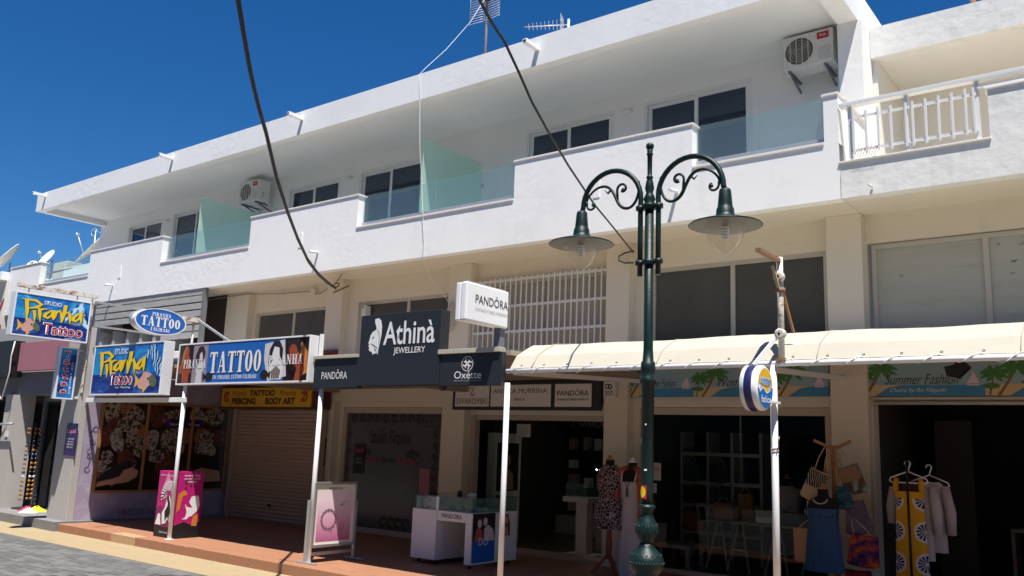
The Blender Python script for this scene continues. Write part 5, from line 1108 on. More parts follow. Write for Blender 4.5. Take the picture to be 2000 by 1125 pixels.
F = side(-11.47, 7.16, .12)
obj('dancer_print', B().poly([(.07+q[0]*.8, .12+q[1]*.72) for q in [(.06, .20), (.13, .24), (.15, .34), (.10, .50), (.15, .44), (.26, .42), (.18, .53), (.22, .64), (.30, .66), (.29, .58), (.38, .58), (.40, .46), (.36, .36), (.26, .26), (.20, .24), (.16, .2)]], F, .003).disc(.335, .555, .035, .042, F, .0034), letter_w, t)
obj('hair_print', B().poly([(.02, .36), (.03, .62), (.12, .68), (.18, .62), (.10, .58), (.07, .40)], F, .0026).poly([(.28, .17), (.30, .30), (.38, .34), (.37, .16)], F, .0026), orange_p, t)
obj('dot_print', B().disc(.15, .80, .035, .045, F, .002).disc(.22, .74, .02, .025, F, .002).disc(.14, .70, .02, .025, F, .002).disc(.25, .85, .015, .02, F, .002), mat('printed_plum', (.12, .015, .08), .5), t)
text('every day', F, .10, .36, .86, .90, letter_w, t, .003, .01); text('open from', F, .10, .36, .82, .85, letter_w, t, .003, .01); text('09:00', F, .16, .30, .78, .805, letter_w, t, .003, .01)
t = thing('poster_stand', 'grey framed floor stand with pink bracelet poster on the sunny edge of the terrace', 'poster stand', (-8.4, 7.4, .12))
for y in (7.05, 7.82): obj('foot', B().box(-8.56, -8.22, y-.025, y+.025, .12, .142, bev=.006), alu, t); obj('upright', B().box(-8.44, -8.41, y-.016, y+.016, .142, .86, bev=.004), alu, t)
obj('cross_bar', B().box(-8.435, -8.415, 7.066, 7.804, .205, .245, bev=.003), alu, t)
fr = B(); y0, y1, z0, z1 = 7.09, 7.78, .30, 1.08
for q in ((y0, y1, z1-.035, z1), (y0, y1, z0, z0+.035), (y0, y0+.035, z0+.035, z1-.035), (y1-.035, y1, z0+.035, z1-.035)): fr.box(-8.412, -8.375, q[0], q[1], q[2], q[3], bev=.005)
obj('frame', fr, steel, t); obj('poster', B().box(-8.408, -8.392, y0+.03, y1-.03, z0+.03, z1-.03), panel_w, t)
F = side(-8.392, y0+.035, z0+.035); pw, ph = .62, .71
rg = pattern('rose_gradient_print', [(170, 90, 130), (212, 160, 185), (230, 212, 219)], 'noise', 1, .4)
m = rg; N = m.node_tree.nodes; L = m.node_tree.links; co = N.new('ShaderNodeTexCoord'); sx = N.new('ShaderNodeSeparateXYZ'); mr = N.new('ShaderNodeMapRange'); L.new(co.outputs['Object'], sx.inputs[0]); L.new(sx.outputs[2], mr.inputs[0]); mr.inputs[1].default_value = .23; mr.inputs[2].default_value = .75
ramp = [n for n in N if n.type == 'VALTORGB'][0]; L.new(mr.outputs[0], ramp.inputs[0])
obj('print', B().poly(rect(.035, pw-.035, .03, ph-.09), F, .001), rg, t); text('PANDORA', F, .2, .42, ph-.06, ph-.03, letter_k, t)
br = B().ring(.22, .29, .12, .108, F, .003, n=30)
for k in range(16):
    a = rad(k*22.5+5); br.disc(.22+.114*math.cos(a), .29+.114*math.sin(a), .017, .02, F, .004+.0003*(k % 3), 8)
br.ribbon([(.26, .19, .006), (.27, .14, .014)], F, .005); br.ring(.44, .20, .035, .029, F, .003, ky=1.3).ring(.42, .12, .035, .029, F, .003, ky=1.3)
br.ribbon([(.40, .46, .004), (.48, .52, .006), (.55, .62, .003)], F, .003).ribbon([(.40, .45, .02), (.43, .47, .014), (.45, .46, .006)], F, .0035).ribbon([(.46, .48, .003), (.54, .50, .005), (.58, .60, .003)], F, .004)
obj('bracelet_print', br, mat('printed_mauve_silver', (.20, .12, .15), .4), t)
# display counter
t = thing('display_counter', 'white jewellery display counter with knee opening and glass case on castors', 'counter', (-7.3, 8.7, .12))
x0, x1, y0, y1 = -7.82, -6.83, 8.24, 9.16
obj('body', B().box(x0, -7.40, y0, y1, .175, .78, bev=.004).box(-6.93, x1, y0, y1, .175, .78, bev=.004).box(-7.397, -6.933, y0, y1, .66, .779, bev=.002).box(-7.397, -6.933, 8.85, 8.9, .176, .658), mat('white_laminate', (.74, .73, .74), .35, var=.02), t)
obj('panel_joint', B().box(-7.402, -7.398, y0-.002, y0+.003, .18, .78), letter_g, t)
for x in (x0+.08, -7.46, -6.9):
    for y in (y0+.08, y1-.08): obj('castor', B().lathe([(.012, -.012), (.026, -.01), (.026, .01), (.012, .012)], (x, y, .147), 12, 'x').box(x-.012, x+.012, y-.012, y+.012, .16, .178), black, t)
gc = obj('glass_case', B().box(x0+.02, x1-.01, y0+.012, y0+.018, .782, .945).box(x1-.018, x1-.012, y0+.02, y1-.01, .782, .945).box(x0+.02, x1-.02, y1-.016, y1-.01, .782, .945).box(x0+.02, x0+.026, y0+.02, y1-.02, .782, .945), vitrine, t)
obj('top_glass', B().box(x0-.02, x1+.01, y0-.01, y1+.01, .947, .957, bev=.002), vitrine, gc); obj('corner_post', B().box(-7.42, -7.385, y0, y0+.03, .782, .946), white_frame, gc)
obj('case_card', B().poly(rect(.04, .38, .0, .15), front(x0, y0+.02, .785), .0), rose_top, gc); obj('case_card_print', B().ring(.2, .07, .09, .055, front(x0, y0+.02, .785), .002, 10, 330).disc(.2, .07, .035, .035, front(x0, y0+.02, .785), .003), lilac, gc)
tr = None; random.seed(9)
for k in range(9):
    p = (-7.3+.05*k, 8.42+.07*(k % 3), .79)
    b = B().lathe([(.05, 0), (.05, .03), (.02, .05)], p, 10); obj('jewellery_tray', b, panel_w if k % 3 else teal_bag, gc)
F = front(x0, y0, .175); text('PANDORA', F, .50, .83, .52, .575, letter_k, t, .003, .006)
F = side(x1, y0, .175)
obj('advert', B().poly(rect(.02, .46, .02, .60), F, .001), hair, t); obj('advert_band', B().poly(rect(.02, .46, .02, .27), F, .002), blue_print, t)
obj('couple_print', B().poly([(.06, .27), (.08, .40), (.14, .44), (.20, .40), (.22, .27)], F, .003), mat('printed_coral_shirt', (.45, .10, .08), .5), t)
obj('couple_print', B().poly([(.24, .27), (.24, .42), (.32, .46), (.42, .40), (.45, .27)], F, .003).disc(.15, .48, .04, .05, F, .0034).disc(.26, .50, .04, .05, F, .0036), rose_top, t)
text('DO', F, .14, .32, .22, .31, letter_w, t, .005, -.005); text('see the new collection', F, .10, .38, .14, .16, blue_mid, t, .005); text('summer', F, .16, .32, .09, .11, blue_mid, t, .005)
obj('portrait_print', B().poly(rect(.56, .80, .30, .585), F, .001), panel_w, t); obj('hair_print', B().poly([(.60, .31), (.62, .50), (.66, .575), (.72, .575), (.76, .48), (.77, .31)], F, .002), mat('printed_brown_hair', (.10, .045, .025), .5), t); obj('face_print', B().disc(.69, .50, .035, .05, F, .003).poly([(.65, .31), (.66, .42), (.72, .42), (.73, .31)], F, .003), skin, t)
for k, (lab, x, y) in enumerate((('red trinket on the counter glass, left of the brown one', -7.35, 8.6), ('brown trinket tray on the counter glass top', -7.1, 8.55))):
    solo('trinket', B().lathe([(.01, 0), (.06, .0), (.065, .02), (.03, .045)] if k else [(.01, 0), (.035, .0), (.03, .05), (.008, .06)], (x, y, .9575), 12), rose_top if k else maroon, lab, 'trinket')
# ================================================================== MANNEQUINS AND CLOTHES OUTSIDE
def bust(t, x, y, z, m=black_cloth, cap=wood_light, k=1.0):
    obj('torso', B().loft([(z-.62, x, y, .13, .10), (z-.45, x, y, .155, .115), (z-.28, x, y, .12, .09), (z-.12, x, y, .155, .115), (z-.02, x, y, .165, .10), (z+.05, x, y, .13, .075), (z+.08, x, y, .06, .055), (z+.16, x, y, .05, .05)], 24), m, t)
    obj('neck_cap', B().lathe([(.05, z+.16), (.048, z+.175), (.02, z+.185), (.026, z+.205), (.012, z+.22)], (x, y, 0), 16), cap, t)
x, y = -5.57, 9.35
t = thing('mannequin', 'dress form in a sleeveless black and white patterned dress beside the jewellery doorway', 'mannequin', (x, y, .12)); bust(t, x, y, 1.32)
flower = pattern('black_white_print_cloth', [(200, 185, 185), (120, 100, 105), (16, 12, 16), (14, 10, 14)], 'voronoi', 26, .8, [0.0, 0.06, 0.13, 1.0], .9)
obj('dress', B().loft([(.66, x, y, .225, .17), (.80, x, y, .20, .15), (.95, x, y, .165, .125), (1.06, x, y, .135, .105), (1.18, x, y, .165, .125), (1.28, x, y, .172, .118), (1.37, x, y, .13, .085), (1.42, x, y, .085, .07)], 36, wob=.07, cap=False), flower, t)
obj('stand', B().lathe([(.03, .30), (.04, .45), (.03, .62), (.03, .75)], (x, y, 0), 12).bar((x, y, .36), (x-.17, y-.1, .13), .03, .04).bar((x, y, .36), (x+.17, y-.1, .13), .03, .04).bar((x, y, .36), (x, y+.2, .13), .03, .04), mat('red_brown_wood', (.24, .06, .03), .5), t)
x, y = -5.29, 9.42
t = thing('mannequin', 'dress form in a long white dress with coral scarf and teal pendant', 'mannequin', (x, y, .12)); bust(t, x, y, 1.30, cap=panel_white)
wc = mat('white_dress_cloth', (.52, .47, .50), .85, var=.04, bump=.2, bscale=14)
obj('dress', B().loft([(.13, x, y, .20, .15), (.5, x, y, .18, .13), (.85, x, y, .155, .12), (1.02, x, y, .128, .10), (1.16, x, y, .162, .122), (1.23, x, y, .162, .118)], 36, wob=.06, cap=False), wc, t)
obj('strap', B().tube([(x-.09, y-.115, 1.22), (x-.10, y-.08, 1.34), (x-.09, y-.02, 1.375)], .012, 6).tube([(x+.09, y-.115, 1.22), (x+.10, y-.08, 1.34), (x+.09, y-.02, 1.375)], .012, 6), wc, t)
cs = mat('coral_scarf_cloth', (.36, .085, .05), .85, bump=.2, bscale=20)
for sg in (-1, 1): obj('scarf', B().tube([(x+sg*.05, y-.02, 1.40), (x+sg*.13, y-.06, 1.36), (x+sg*.17, y-.09, 1.15), (x+sg*.18, y-.1, .95), (x+sg*.185, y-.1, .72)], [.03, .045, .045, .04, .05], 8), cs, t)
obj('necklace', B().tube([(x-.05, y-.10, 1.34), (x-.03, y-.128, 1.22), (x, y-.135, 1.16), (x+.03, y-.128, 1.22), (x+.05, y-.10, 1.34)], .004, 5), black, t); obj('pendant', B().lathe([(.006, 1.05), (.016, 1.06), (.014, 1.12), (.008, 1.16)], (x, y-.137, 0), 8), teal_bag, t)
# wooden bag tree with bags and a blue dress form
x, y = -2.93, 9.62
t = thing('bag_tree', 'varnished wooden coat tree hung with bags in front of the cream pier', 'coat stand', (x, y, .12))
obj('trunk', B().bar((x, y, .12), (x, y, 1.74), .05, .05, up=(0, 1, 0)), wood_light, t); obj('arm', B().bar((x, y, 1.70), (x-.19, y-.08, 1.79), .03, .03), wood_light, t); obj('arm', B().bar((x, y, 1.70), (x+.19, y-.05, 1.79), .03, .03), wood_light, t); obj('foot', B().bar((x-.2, y-.1, .135), (x+.2, y+.1, .135), .05, .03).bar((x-.2, y+.1, .135), (x+.2, y-.1, .135), .045, .025), wood_light, t)
def bag(label, x, y, z0, w, h, m, rot=0, hang=None, d=.07, flap=None, group='bags hung on the wooden tree', name='hanging_bag', taper=.86):
    t = thing(name, label, 'bag', (x, y, z0), group); c, s_ = math.cos(rad(rot)), math.sin(rad(rot)); n = 9
    def P(u_, v_): return (x+u_*c-v_*s_, z0+h/2+u_*s_+v_*c)
    out = [(-w/2, -h/2+.02), (-w/2+.03, -h/2), (0, -h/2-.008), (w/2-.03, -h/2), (w/2, -h/2+.02), (w/2*(1+taper)/2, 0), (w/2*taper, h/2), (0, h/2-.006), (-w/2*taper, h/2), (-w/2*(1+taper)/2, 0)]
    b = B(); rr = []
    for dy, k in ((-d/2, .90), (-d/2*.5, .99), (d/2*.5, .99), (d/2, .9)): rr.append([(P(u_*k, v_*k)[0], y+dy, P(u_*k, v_*k)[1]) for u_, v_ in out])
    rr2 = [r_+[r_[0]] for r_ in rr]; b.sheet(rr2); b.face(rr[0]); b.face(rr[-1]); bmesh.ops.remove_doubles(b.bm, verts=b.bm.verts, dist=.0004)
    obj('pouch', b, m, t)
    if flap: obj('flap', B().prism([(P(-w*.46, h*.44)[0], y-d/2-.008, P(-w*.46, h*.44)[1]), (P(w*.46, h*.44)[0], y-d/2-.008, P(w*.46, h*.44)[1]), (P(w*.40, -h*.05)[0], y-d/2-.008, P(w*.40, -h*.05)[1]), (P(-w*.40, -h*.05)[0], y-d/2-.008, P(-w*.40, -h*.05)[1])], (0, .006, 0)), flap, t)
    if hang:
        for sg in (-1, 1):
            q = P(sg*w*.30, h*.47); obj('handle', B().tube([(q[0], y, q[1]-.02), ((q[0]+hang[0])/2+sg*.012, y-.01, (q[1]+hang[1])/2), (hang[0]+sg*.01, y+.0, hang[1])], .007, 6), jute, t)
    return t
ink = pattern('black_lettered_cloth', [(20, 16, 15), (26, 22, 20), (200, 190, 175)], 'wave', 14, .8, [0, .80, .93], 7)
bag('cream jute bag with black lettered front, upper left on the tree', -3.10, 9.50, 1.14, .24, .34, jute, -22, (-2.98, 1.72), flap=ink)
tr2 = bag('brown and pale blue bag at the upper right of the tree', -2.72, 9.52, 1.24, .24, .30, pattern('blue_lace_cloth', [(60, 48, 40), (96, 70, 46), (130, 165, 170), (40, 66, 76)], 'noise', 6, .85, [.3, .48, .56, .7], .6), 18, (-2.86, 1.72), flap=mat('brown_suede', (.26, .15, .09), .9))
bag('navy patterned bag half hidden behind the blue dress, at left', -3.15, 9.56, .98, .17, .16, pattern('navy_ikat_cloth', [(14, 24, 60), (30, 60, 110), (180, 195, 210)], 'wave', 9, .85, [.2, .7, .95], 8), -10)
bag('lilac drawstring bag at the right of the tree', -2.68, 9.53, .84, .28, .34, pattern('lilac_paisley_cloth', [(84, 74, 96), (110, 100, 120), (60, 56, 84)], 'voronoi', 30, .85), 8, (-2.80, 1.34), taper=.6)
bag('striped orange and cream bag low at the left of the tree', -3.24, 9.50, .50, .22, .36, pattern('orange_stripe_cloth', [(195, 150, 110), (190, 140, 100), (140, 60, 30), (120, 50, 26)], 'wave', 1.5, .85, [0, .45, .55, 1], 1.5, stretch=(.2, .2, 2)), 4, (-3.08, 1.0))
bag('orange and purple tapestry bag low at the right of the tree', -2.62, 9.49, .52, .32, .32, pattern('tapestry_cloth', [(30, 18, 50), (84, 40, 96), (180, 70, 30), (200, 120, 30)], 'noise', 12, .85, [.3, .48, .58, .72], .4), -4, (-2.72, 1.0))
bag('dark red tapestry bag at the foot of the tree', -2.70, 9.54, .20, .30, .28, pattern('red_tapestry_cloth', [(50, 16, 26), (120, 30, 40), (160, 70, 40)], 'noise', 14, .85, [.35, .55, .75], .4), 0)
for dx, dz in ((-.10, 1.30), (-.05, 1.36), (.06, 1.34), (.11, 1.28)): obj('strap', B().tube([(-2.93+dx*.4, 9.58, 1.72), (-2.93+dx*.8, 9.56, 1.55), (-2.93+dx, 9.55, dz)], [.007, .01, .008], 6), jute, t)
bag('teal cloth pouch between the brown bag and the lilac bag', -2.80, 9.50, 1.08, .16, .24, pattern('teal_batik_cloth', [(20, 50, 66), (40, 90, 110), (96, 140, 150)], 'noise', 14, .85, [.35, .55, .72], 1.0), 6, (-2.86, 1.6))
x, y = -3.0, 9.43
t = thing('mannequin', 'black dress form in a strapless blue pleated dress in front of the bag tree', 'mannequin', (x, y, .12)); bust(t, x, y, 1.12)
blue_c = mat('blue_dress_cloth', (.03, .09, .20), .85, var=.2, vscale=5, bump=.2)
obj('dress', B().loft([(.44, x, y, .19, .14), (.65, x, y, .175, .13), (.90, x, y, .155, .12), (1.0, x, y, .155, .115), (1.08, x, y, .162, .118)], 44, wob=.09, folds=13, cap=False), blue_c, t); obj('necklace', B().tube([(x+.07*math.cos(a), y-.085-.025*math.sin(a*.5), 1.18-.05*math.sin(a)) for a in [k*math.pi/10 for k in range(11)]], .008, 6), steel, t)
obj('stand', B().lathe([(.03, .13), (.03, .5)], (x, y, 0), 10).lathe([(.16, .12), (.16, .14), (.03, .16)], (x, y, 0), 16), black, t)
# yellow dress and white garments hung in the right doorway
def hanger(t, x, y, z, m=panel_white):
    obj('hanger', B().tube([(x-.03, y, z+.02), (x-.02, y, z+.05), (x+.01, y, z+.055), (x+.025, y, z+.03), (x+.01, y, z-.01), (x, y, z-.05), (x-.17, y, z-.12), (x-.185, y, z-.15), (x-.16, y, z-.165), (x+.16, y, z-.165), (x+.185, y, z-.15), (x+.17, y, z-.12), (x, y, z-.05)], .008, 6), m, t)
x, y = -2.19, 9.62
t = thing('yellow_dress', 'long yellow dress with white and navy flower discs on a white hanger', 'dress', (x, y, .3)); hanger(t, x, y, 1.55)
ydm = bpy.data.materials.new('yellow_disc_print_cloth'); ydm.use_nodes = True; N = ydm.node_tree.nodes; L = ydm.node_tree.links; p = N['Principled BSDF']; p.inputs['Roughness'].default_value = .85
sep = N.new('ShaderNodeSeparateXYZ'); co = N.new('ShaderNodeTexCoord'); L.new(co.outputs['Object'], sep.inputs[0])
def mth(op, a, b=None):
    q = N.new('ShaderNodeMath'); q.operation = op
    for i, v in enumerate((a, b)):
        if v is None: continue
        if hasattr(v, 'is_linked'): L.new(v, q.inputs[i])
        else: q.inputs[i].default_value = v
    return q.outputs[0]
ax_ = mth('SUBTRACT', mth('ABSOLUTE', sep.outputs[0]), .145); zz = mth('SUBTRACT', mth('MODULO', mth('ADD', sep.outputs[2], .17), .31), .155)
rr_ = mth('SQRT', mth('ADD', mth('MULTIPLY', ax_, ax_), mth('MULTIPLY', zz, zz))); ang = mth('ARCTAN2', zz, ax_)
ray = mth('GREATER_THAN', mth('SINE', mth('MULTIPLY', ang, 13)), -.45)
low = mth('LESS_THAN', sep.outputs[2], .93)
wd = mth('MULTIPLY', mth('LESS_THAN', rr_, .105), low); nv = mth('MULTIPLY', mth('MULTIPLY', mth('LESS_THAN', rr_, .082), mth('GREATER_THAN', rr_, .014)), mth('MULTIPLY', ray, low))
m1 = N.new('ShaderNodeMix'); m1.data_type = 'RGBA'; L.new(wd, m1.inputs[0]); m1.inputs[6].default_value = (.66, .34, .012, 1); m1.inputs[7].default_value = (.62, .62, .60, 1)
m2 = N.new('ShaderNodeMix'); m2.data_type = 'RGBA'; L.new(nv, m2.inputs[0]); L.new(m1.outputs[2], m2.inputs[6]); m2.inputs[7].default_value = (.02, .025, .10, 1); L.new(m2.outputs[2], p.inputs['Base Color'])
obj('dress', B().loft([(.30, x, y, .165, .045), (.6, x, y, .155, .045), (.9, x, y, .145, .045), (1.1, x, y, .135, .05), (1.25, x, y, .14, .05), (1.30, x, y, .145, .05)], 40, wob=.05, folds=7, cap=False).tube([(x-.125, y, 1.29), (x-.12, y-.02, 1.37), (x-.115, y, 1.425)], [.03, .026, .026], 8).tube([(x+.125, y, 1.29), (x+.12, y-.02, 1.37), (x+.115, y, 1.425)], [.03, .026, .026], 8), ydm, t)
obj('lining', B().loft([(1.24, x, y+.03, .11, .02), (1.40, x, y+.035, .11, .012)], 20), maroon, t)
for lab, x, y, z0, z1, w in (('white garment hanging directly behind the yellow dress', -2.13, 9.74, .62, 1.40, .15), ('greyish long sleeved blouse hanging rightmost behind the yellow dress', -2.04, 9.86, .70, 1.40, .16), ('white top hanging left behind the yellow dress', -2.27, 9.80, .70, 1.38, .12)):
    t = thing('hanging_garment', lab, 'garment', (x, y, z0), 'pale garments on the rail behind the yellow dress')
    if x > -2.1: hanger(t, x, y, z1+.12)
    obj('cloth', B().loft([(z0, x, y, w*.85, .05), ((z0+z1)/2, x, y, w*.8, .05), (z1-.06, x, y, w*.95, .045), (z1, x, y, w*.6, .03)], 32, wob=.08, folds=8, cap=False), wc, t)
    obj('sleeve', B().tube([(x+w*.85, y, z1-.05), (x+w*1.15, y-.02, z1-.3), (x+w*1.2, y-.02, z1-.52)], [.05, .055, .04], 10), wc, t); obj('sleeve', B().tube([(x-w*.85, y, z1-.05), (x-w*1.1, y-.02, z1-.25), (x-w*1.12, y-.02, z1-.42)], [.05, .055, .04], 10), wc, t)
t = thing('clothes_rail', 'thin dark rail holding the dresses in the right doorway', 'rail', (-2.15, 9.7, .12)); obj('rail', B().tube([(-2.19, 9.57, 1.60), (-2.19, 9.9, 1.6)], .01, 8).tube([(-2.185, 9.565, .12), (-2.19, 9.565, 1.60)], .012, 8), black, t)

# ================================================================== INSIDE THE SHOPS
t = thing('display_shelves', 'black wall of lit shelves with small boxes inside the jewellery shop', 'shelves', (-8, 13, .13))
obj('back_panel', B().box(-8.85, -6.4, 13.45, 13.5, .13, 2.5), black, t); obj('fascia', B().box(-8.85, -6.4, 13.05, 13.1, 1.86, 2.3), black, t)
for z in (.52, .93, 1.26, 1.58): obj('shelf', B().box(-8.85, -6.4, 13.1, 13.45, z-.02, z), mat('smoked_shelf', (.05, .05, .05), .2), t)
obj('plinth', B().box(-8.85, -6.4, 13.0, 13.45, .13, .44), shelf_w, t); F = front(-8.85, 13.05, 1.86); text('SWAROVSKI', F, .42, 1.12, .12, .24, letter_g, t); obj('emblem', B().ribbon([(.26, .24, .006), (.31, .22, .012), (.29, .18, .012), (.27, .15, .014), (.32, .13, .016)], F, .003), letter_g, t)
random.seed(12); bx = 0
for z in (.52, .93, 1.26, 1.58):
    x = -8.7
    while x < -6.6:
        w, h = random.uniform(.09, .16), random.uniform(.12, .24)
        if random.random() < .68:
            solo('gift_box', B().box(x, x+w, 13.15, 13.3, z+.001, z+h, bev=.003), random.choice((shelf_w, panel_w, room_beige)), 'small pale box on the black lit shelves in the jewellery shop', 'box', 'pale boxes on the jewellery shelves')
        x += w+random.uniform(.06, .2)
sp_m = emit('lit_spot', (1, .93, .8), 150)
t = thing('spot_lamps', 'row of tiny lit spot lamps above the glass pedestal in the jewellery shop', 'spot lamps', (-6.5, 11.5, 1.3)); obj('rail', B().tube([(-7.1, 11.6, 1.30), (-6.1, 11.6, 1.24)], .008, 6), black, t)
for dx, dz in ((-.95, .02), (-.78, -.01), (-.62, .03), (-.42, .0), (-.3, .04), (-.15, .0), (.0, -.02)): obj('lamp', B().lathe([(.002, -.008), (.009, 0), (.002, .008)], (-6.2+dx, 11.6, 1.27+dz), 8), sp_m, t)
t = thing('display_pedestal', 'pale pedestal with a glass box top just inside the jewellery doorway', 'pedestal', (-6.6, 10.6, .13)); obj('column', B().box(-6.80, -6.62, 10.5, 10.66, .16, .86), panel_w, t); obj('top', B().box(-6.98, -6.56, 10.42, 10.76, .86, .93, bev=.004), panel_w, t); obj('base', B().box(-6.95, -6.45, 10.40, 10.78, .13, .158, bev=.004), panel_w, t); obj('glass_box', B().box(-6.95, -6.945, 10.45, 10.73, .932, 1.12).box(-6.6, -6.595, 10.45, 10.73, .932, 1.12).box(-6.94, -6.605, 10.45, 10.455, .932, 1.12), vitrine, t)
solo('low_counter', B().box(-6.9, -6.1, 11.2, 11.7, .13, .72, bev=.006), shelf_w, 'white low counter behind the glass pedestal in the jewellery shop', 'counter')
t = thing('advert_panel', 'tall pale panel with a dark portrait just inside the jewellery doorway at left', 'advert', (-8.4, 10.8, .13)); obj('board', B().box(-8.55, -8.40, 10.62, 11.3, .13, 1.80), panel_w, t); F = side(-8.40, 10.62, .13); obj('portrait_print', B().poly(rect(.06, .62, .78, 1.52), F, .002), mural_bg, t); obj('figure_print', B().poly([(.2, .8), (.22, 1.05), (.3, 1.12), (.38, 1.12), (.48, 1.02), (.5, .8)], F, .003).disc(.34, 1.25, .07, .10, F, .0034), skin, t)
obj('top_card', B().box(-8.2, -7.95, 10.9, 10.93, 1.75, 1.95), panel_w, t)
# fashion shop
t = thing('wall_shelves', 'white box shelving with handbags at the left of the fashion shop', 'shelves', (-5.3, 11.6, .13))
for z in (.55, .92, 1.22, 1.62): obj('shelf', B().box(-5.62, -4.45, 11.4, 11.8, z-.05, z), shelf_w, t)
for x in (-5.62, -5.22, -4.86, -4.45): obj('upright', B().box(x-.02, x+.02, 11.42, 11.8, .14, 1.9), shelf_w, t)
for lab, x, y, z, w, h, m in (('dark green handbag with round handle on the top white shelf', -5.42, 11.36, 1.22, .22, .26, teal_bag), ('black handbag on the middle white shelf', -5.02, 11.36, 1.22, .28, .24, dark_bag), ('large black handbag on the second white shelf', -5.42, 11.36, .92, .30, .22, dark_bag), ('striped dark handbag on the third white shelf', -4.98, 11.36, .92, .22, .22, dark_bag), ('brown bag on the lowest white shelf', -5.40, 11.36, .56, .30, .26, tan_bag)): bag(lab, x, y, z, w, h, m, 0, (x, z+h+.08), group='handbags on the white shelves', name='handbag')
for lab, x, y, z, w, h, m, fl in (('tan rounded handbag on the trestle table', -4.78, 10.95, .76, .30, .22, tan_bag, None), ('orange backpack standing behind the tan handbag', -4.60, 11.25, .76, .24, .34, mat('orange_leather', (.34, .12, .02), .5), None), ('white flap handbag on the trestle table', -4.20, 10.9, .76, .26, .17, panel_white, shelf_w), ('blue handbag lying right of the white flap handbag', -3.88, 10.95, .76, .28, .16, mat('navy_leather', (.03, .05, .10), .5), None)): bag(lab, x, y, z, w, h, m, 0, (x, z+h+.07), flap=fl, group='handbags on the trestle table', name='handbag')
t = thing('trestle_table', 'long table on four slim white trestles inside the fashion window', 'table', (-4.3, 11.0, .13)); obj('table_top', B().box(-5.0, -3.4, 10.75, 11.35, .735, .757), mat('glass_top', (.10, .11, .11), .1), t)
for x in (-4.84, -4.55, -4.05, -3.6):
    b = B()
    for sg in (-1, 1): b.bar((x+sg*.02, 10.95, .735), (x+sg*.15, 10.85, .13), .018, .02)
    b.bar((x-.085, 10.9, .40), (x+.085, 10.9, .40), .016, .016); obj('trestle', b, shelf_w, t)
t = thing('side_table', 'small square white side table in the fashion window, left of the trestles', 'table', (-5.35, 10.9, .13)); obj('table_top', B().box(-5.60, -5.10, 10.6, 11.1, .36, .41, bev=.003), shelf_w, t)
for x in (-5.58, -5.17): 
    for y in (10.62, 11.03): obj('leg', B().box(x, x+.05, y, y+.05, .13, .359), shelf_w, t)
x, y = -4.05, 11.3
t = thing('mannequin', 'white blouse on a form inside the fashion window above the white handbag', 'mannequin', (x, y, .13)); bust(t, x, y, 1.16); obj('blouse', B().loft([(.72, x, y, .19, .13), (.95, x, y, .17, .12), (1.10, x, y, .185, .13), (1.19, x, y, .17, .11), (1.23, x, y, .08, .07)], 30, wob=.05, cap=False), wc, t); obj('stand', B().lathe([(.03, .13), (.03, .6)], (x, y, 0), 8), black, t)
for k, (lab, z0, z1, x1) in enumerate((('white card with grey lettering on the fashion window, upper of two', 1.24, 1.46, -5.28), ('small white card on the fashion window, lower of two', 1.08, 1.20, -5.34))):
    t = thing('window_card', lab, 'card', (-5.4, 10.13, z0)); obj('card', B().box(-5.47, x1, 10.135, 10.14, z0, z1), panel_w, t); F = front(-5.47, 10.135, z0); text('Sales' if k == 0 else 'Open', F, .02, x1+5.45, (z1-z0)*.55, (z1-z0)*.85, letter_r if k == 0 else letter_g, t, .002)
solo('folding_sign', B().prism([(-3.36, 10.6, .13), (-3.16, 10.6, .13), (-3.30, 10.6, .62)], (0, .03, 0)), panel_w, 'pale leaning board low at the right of the fashion window', 'board')
solo('clothes_shelf', B().box(-1.7, -.2, 12.6, 13.1, .78, .82).box(-1.7, -1.66, 12.6, 13.1, .13, .78).box(-.6, -.56, 12.6, 13.1, .13, .78), shelf_w, 'white table deep inside the dark right hand shop', 'table')

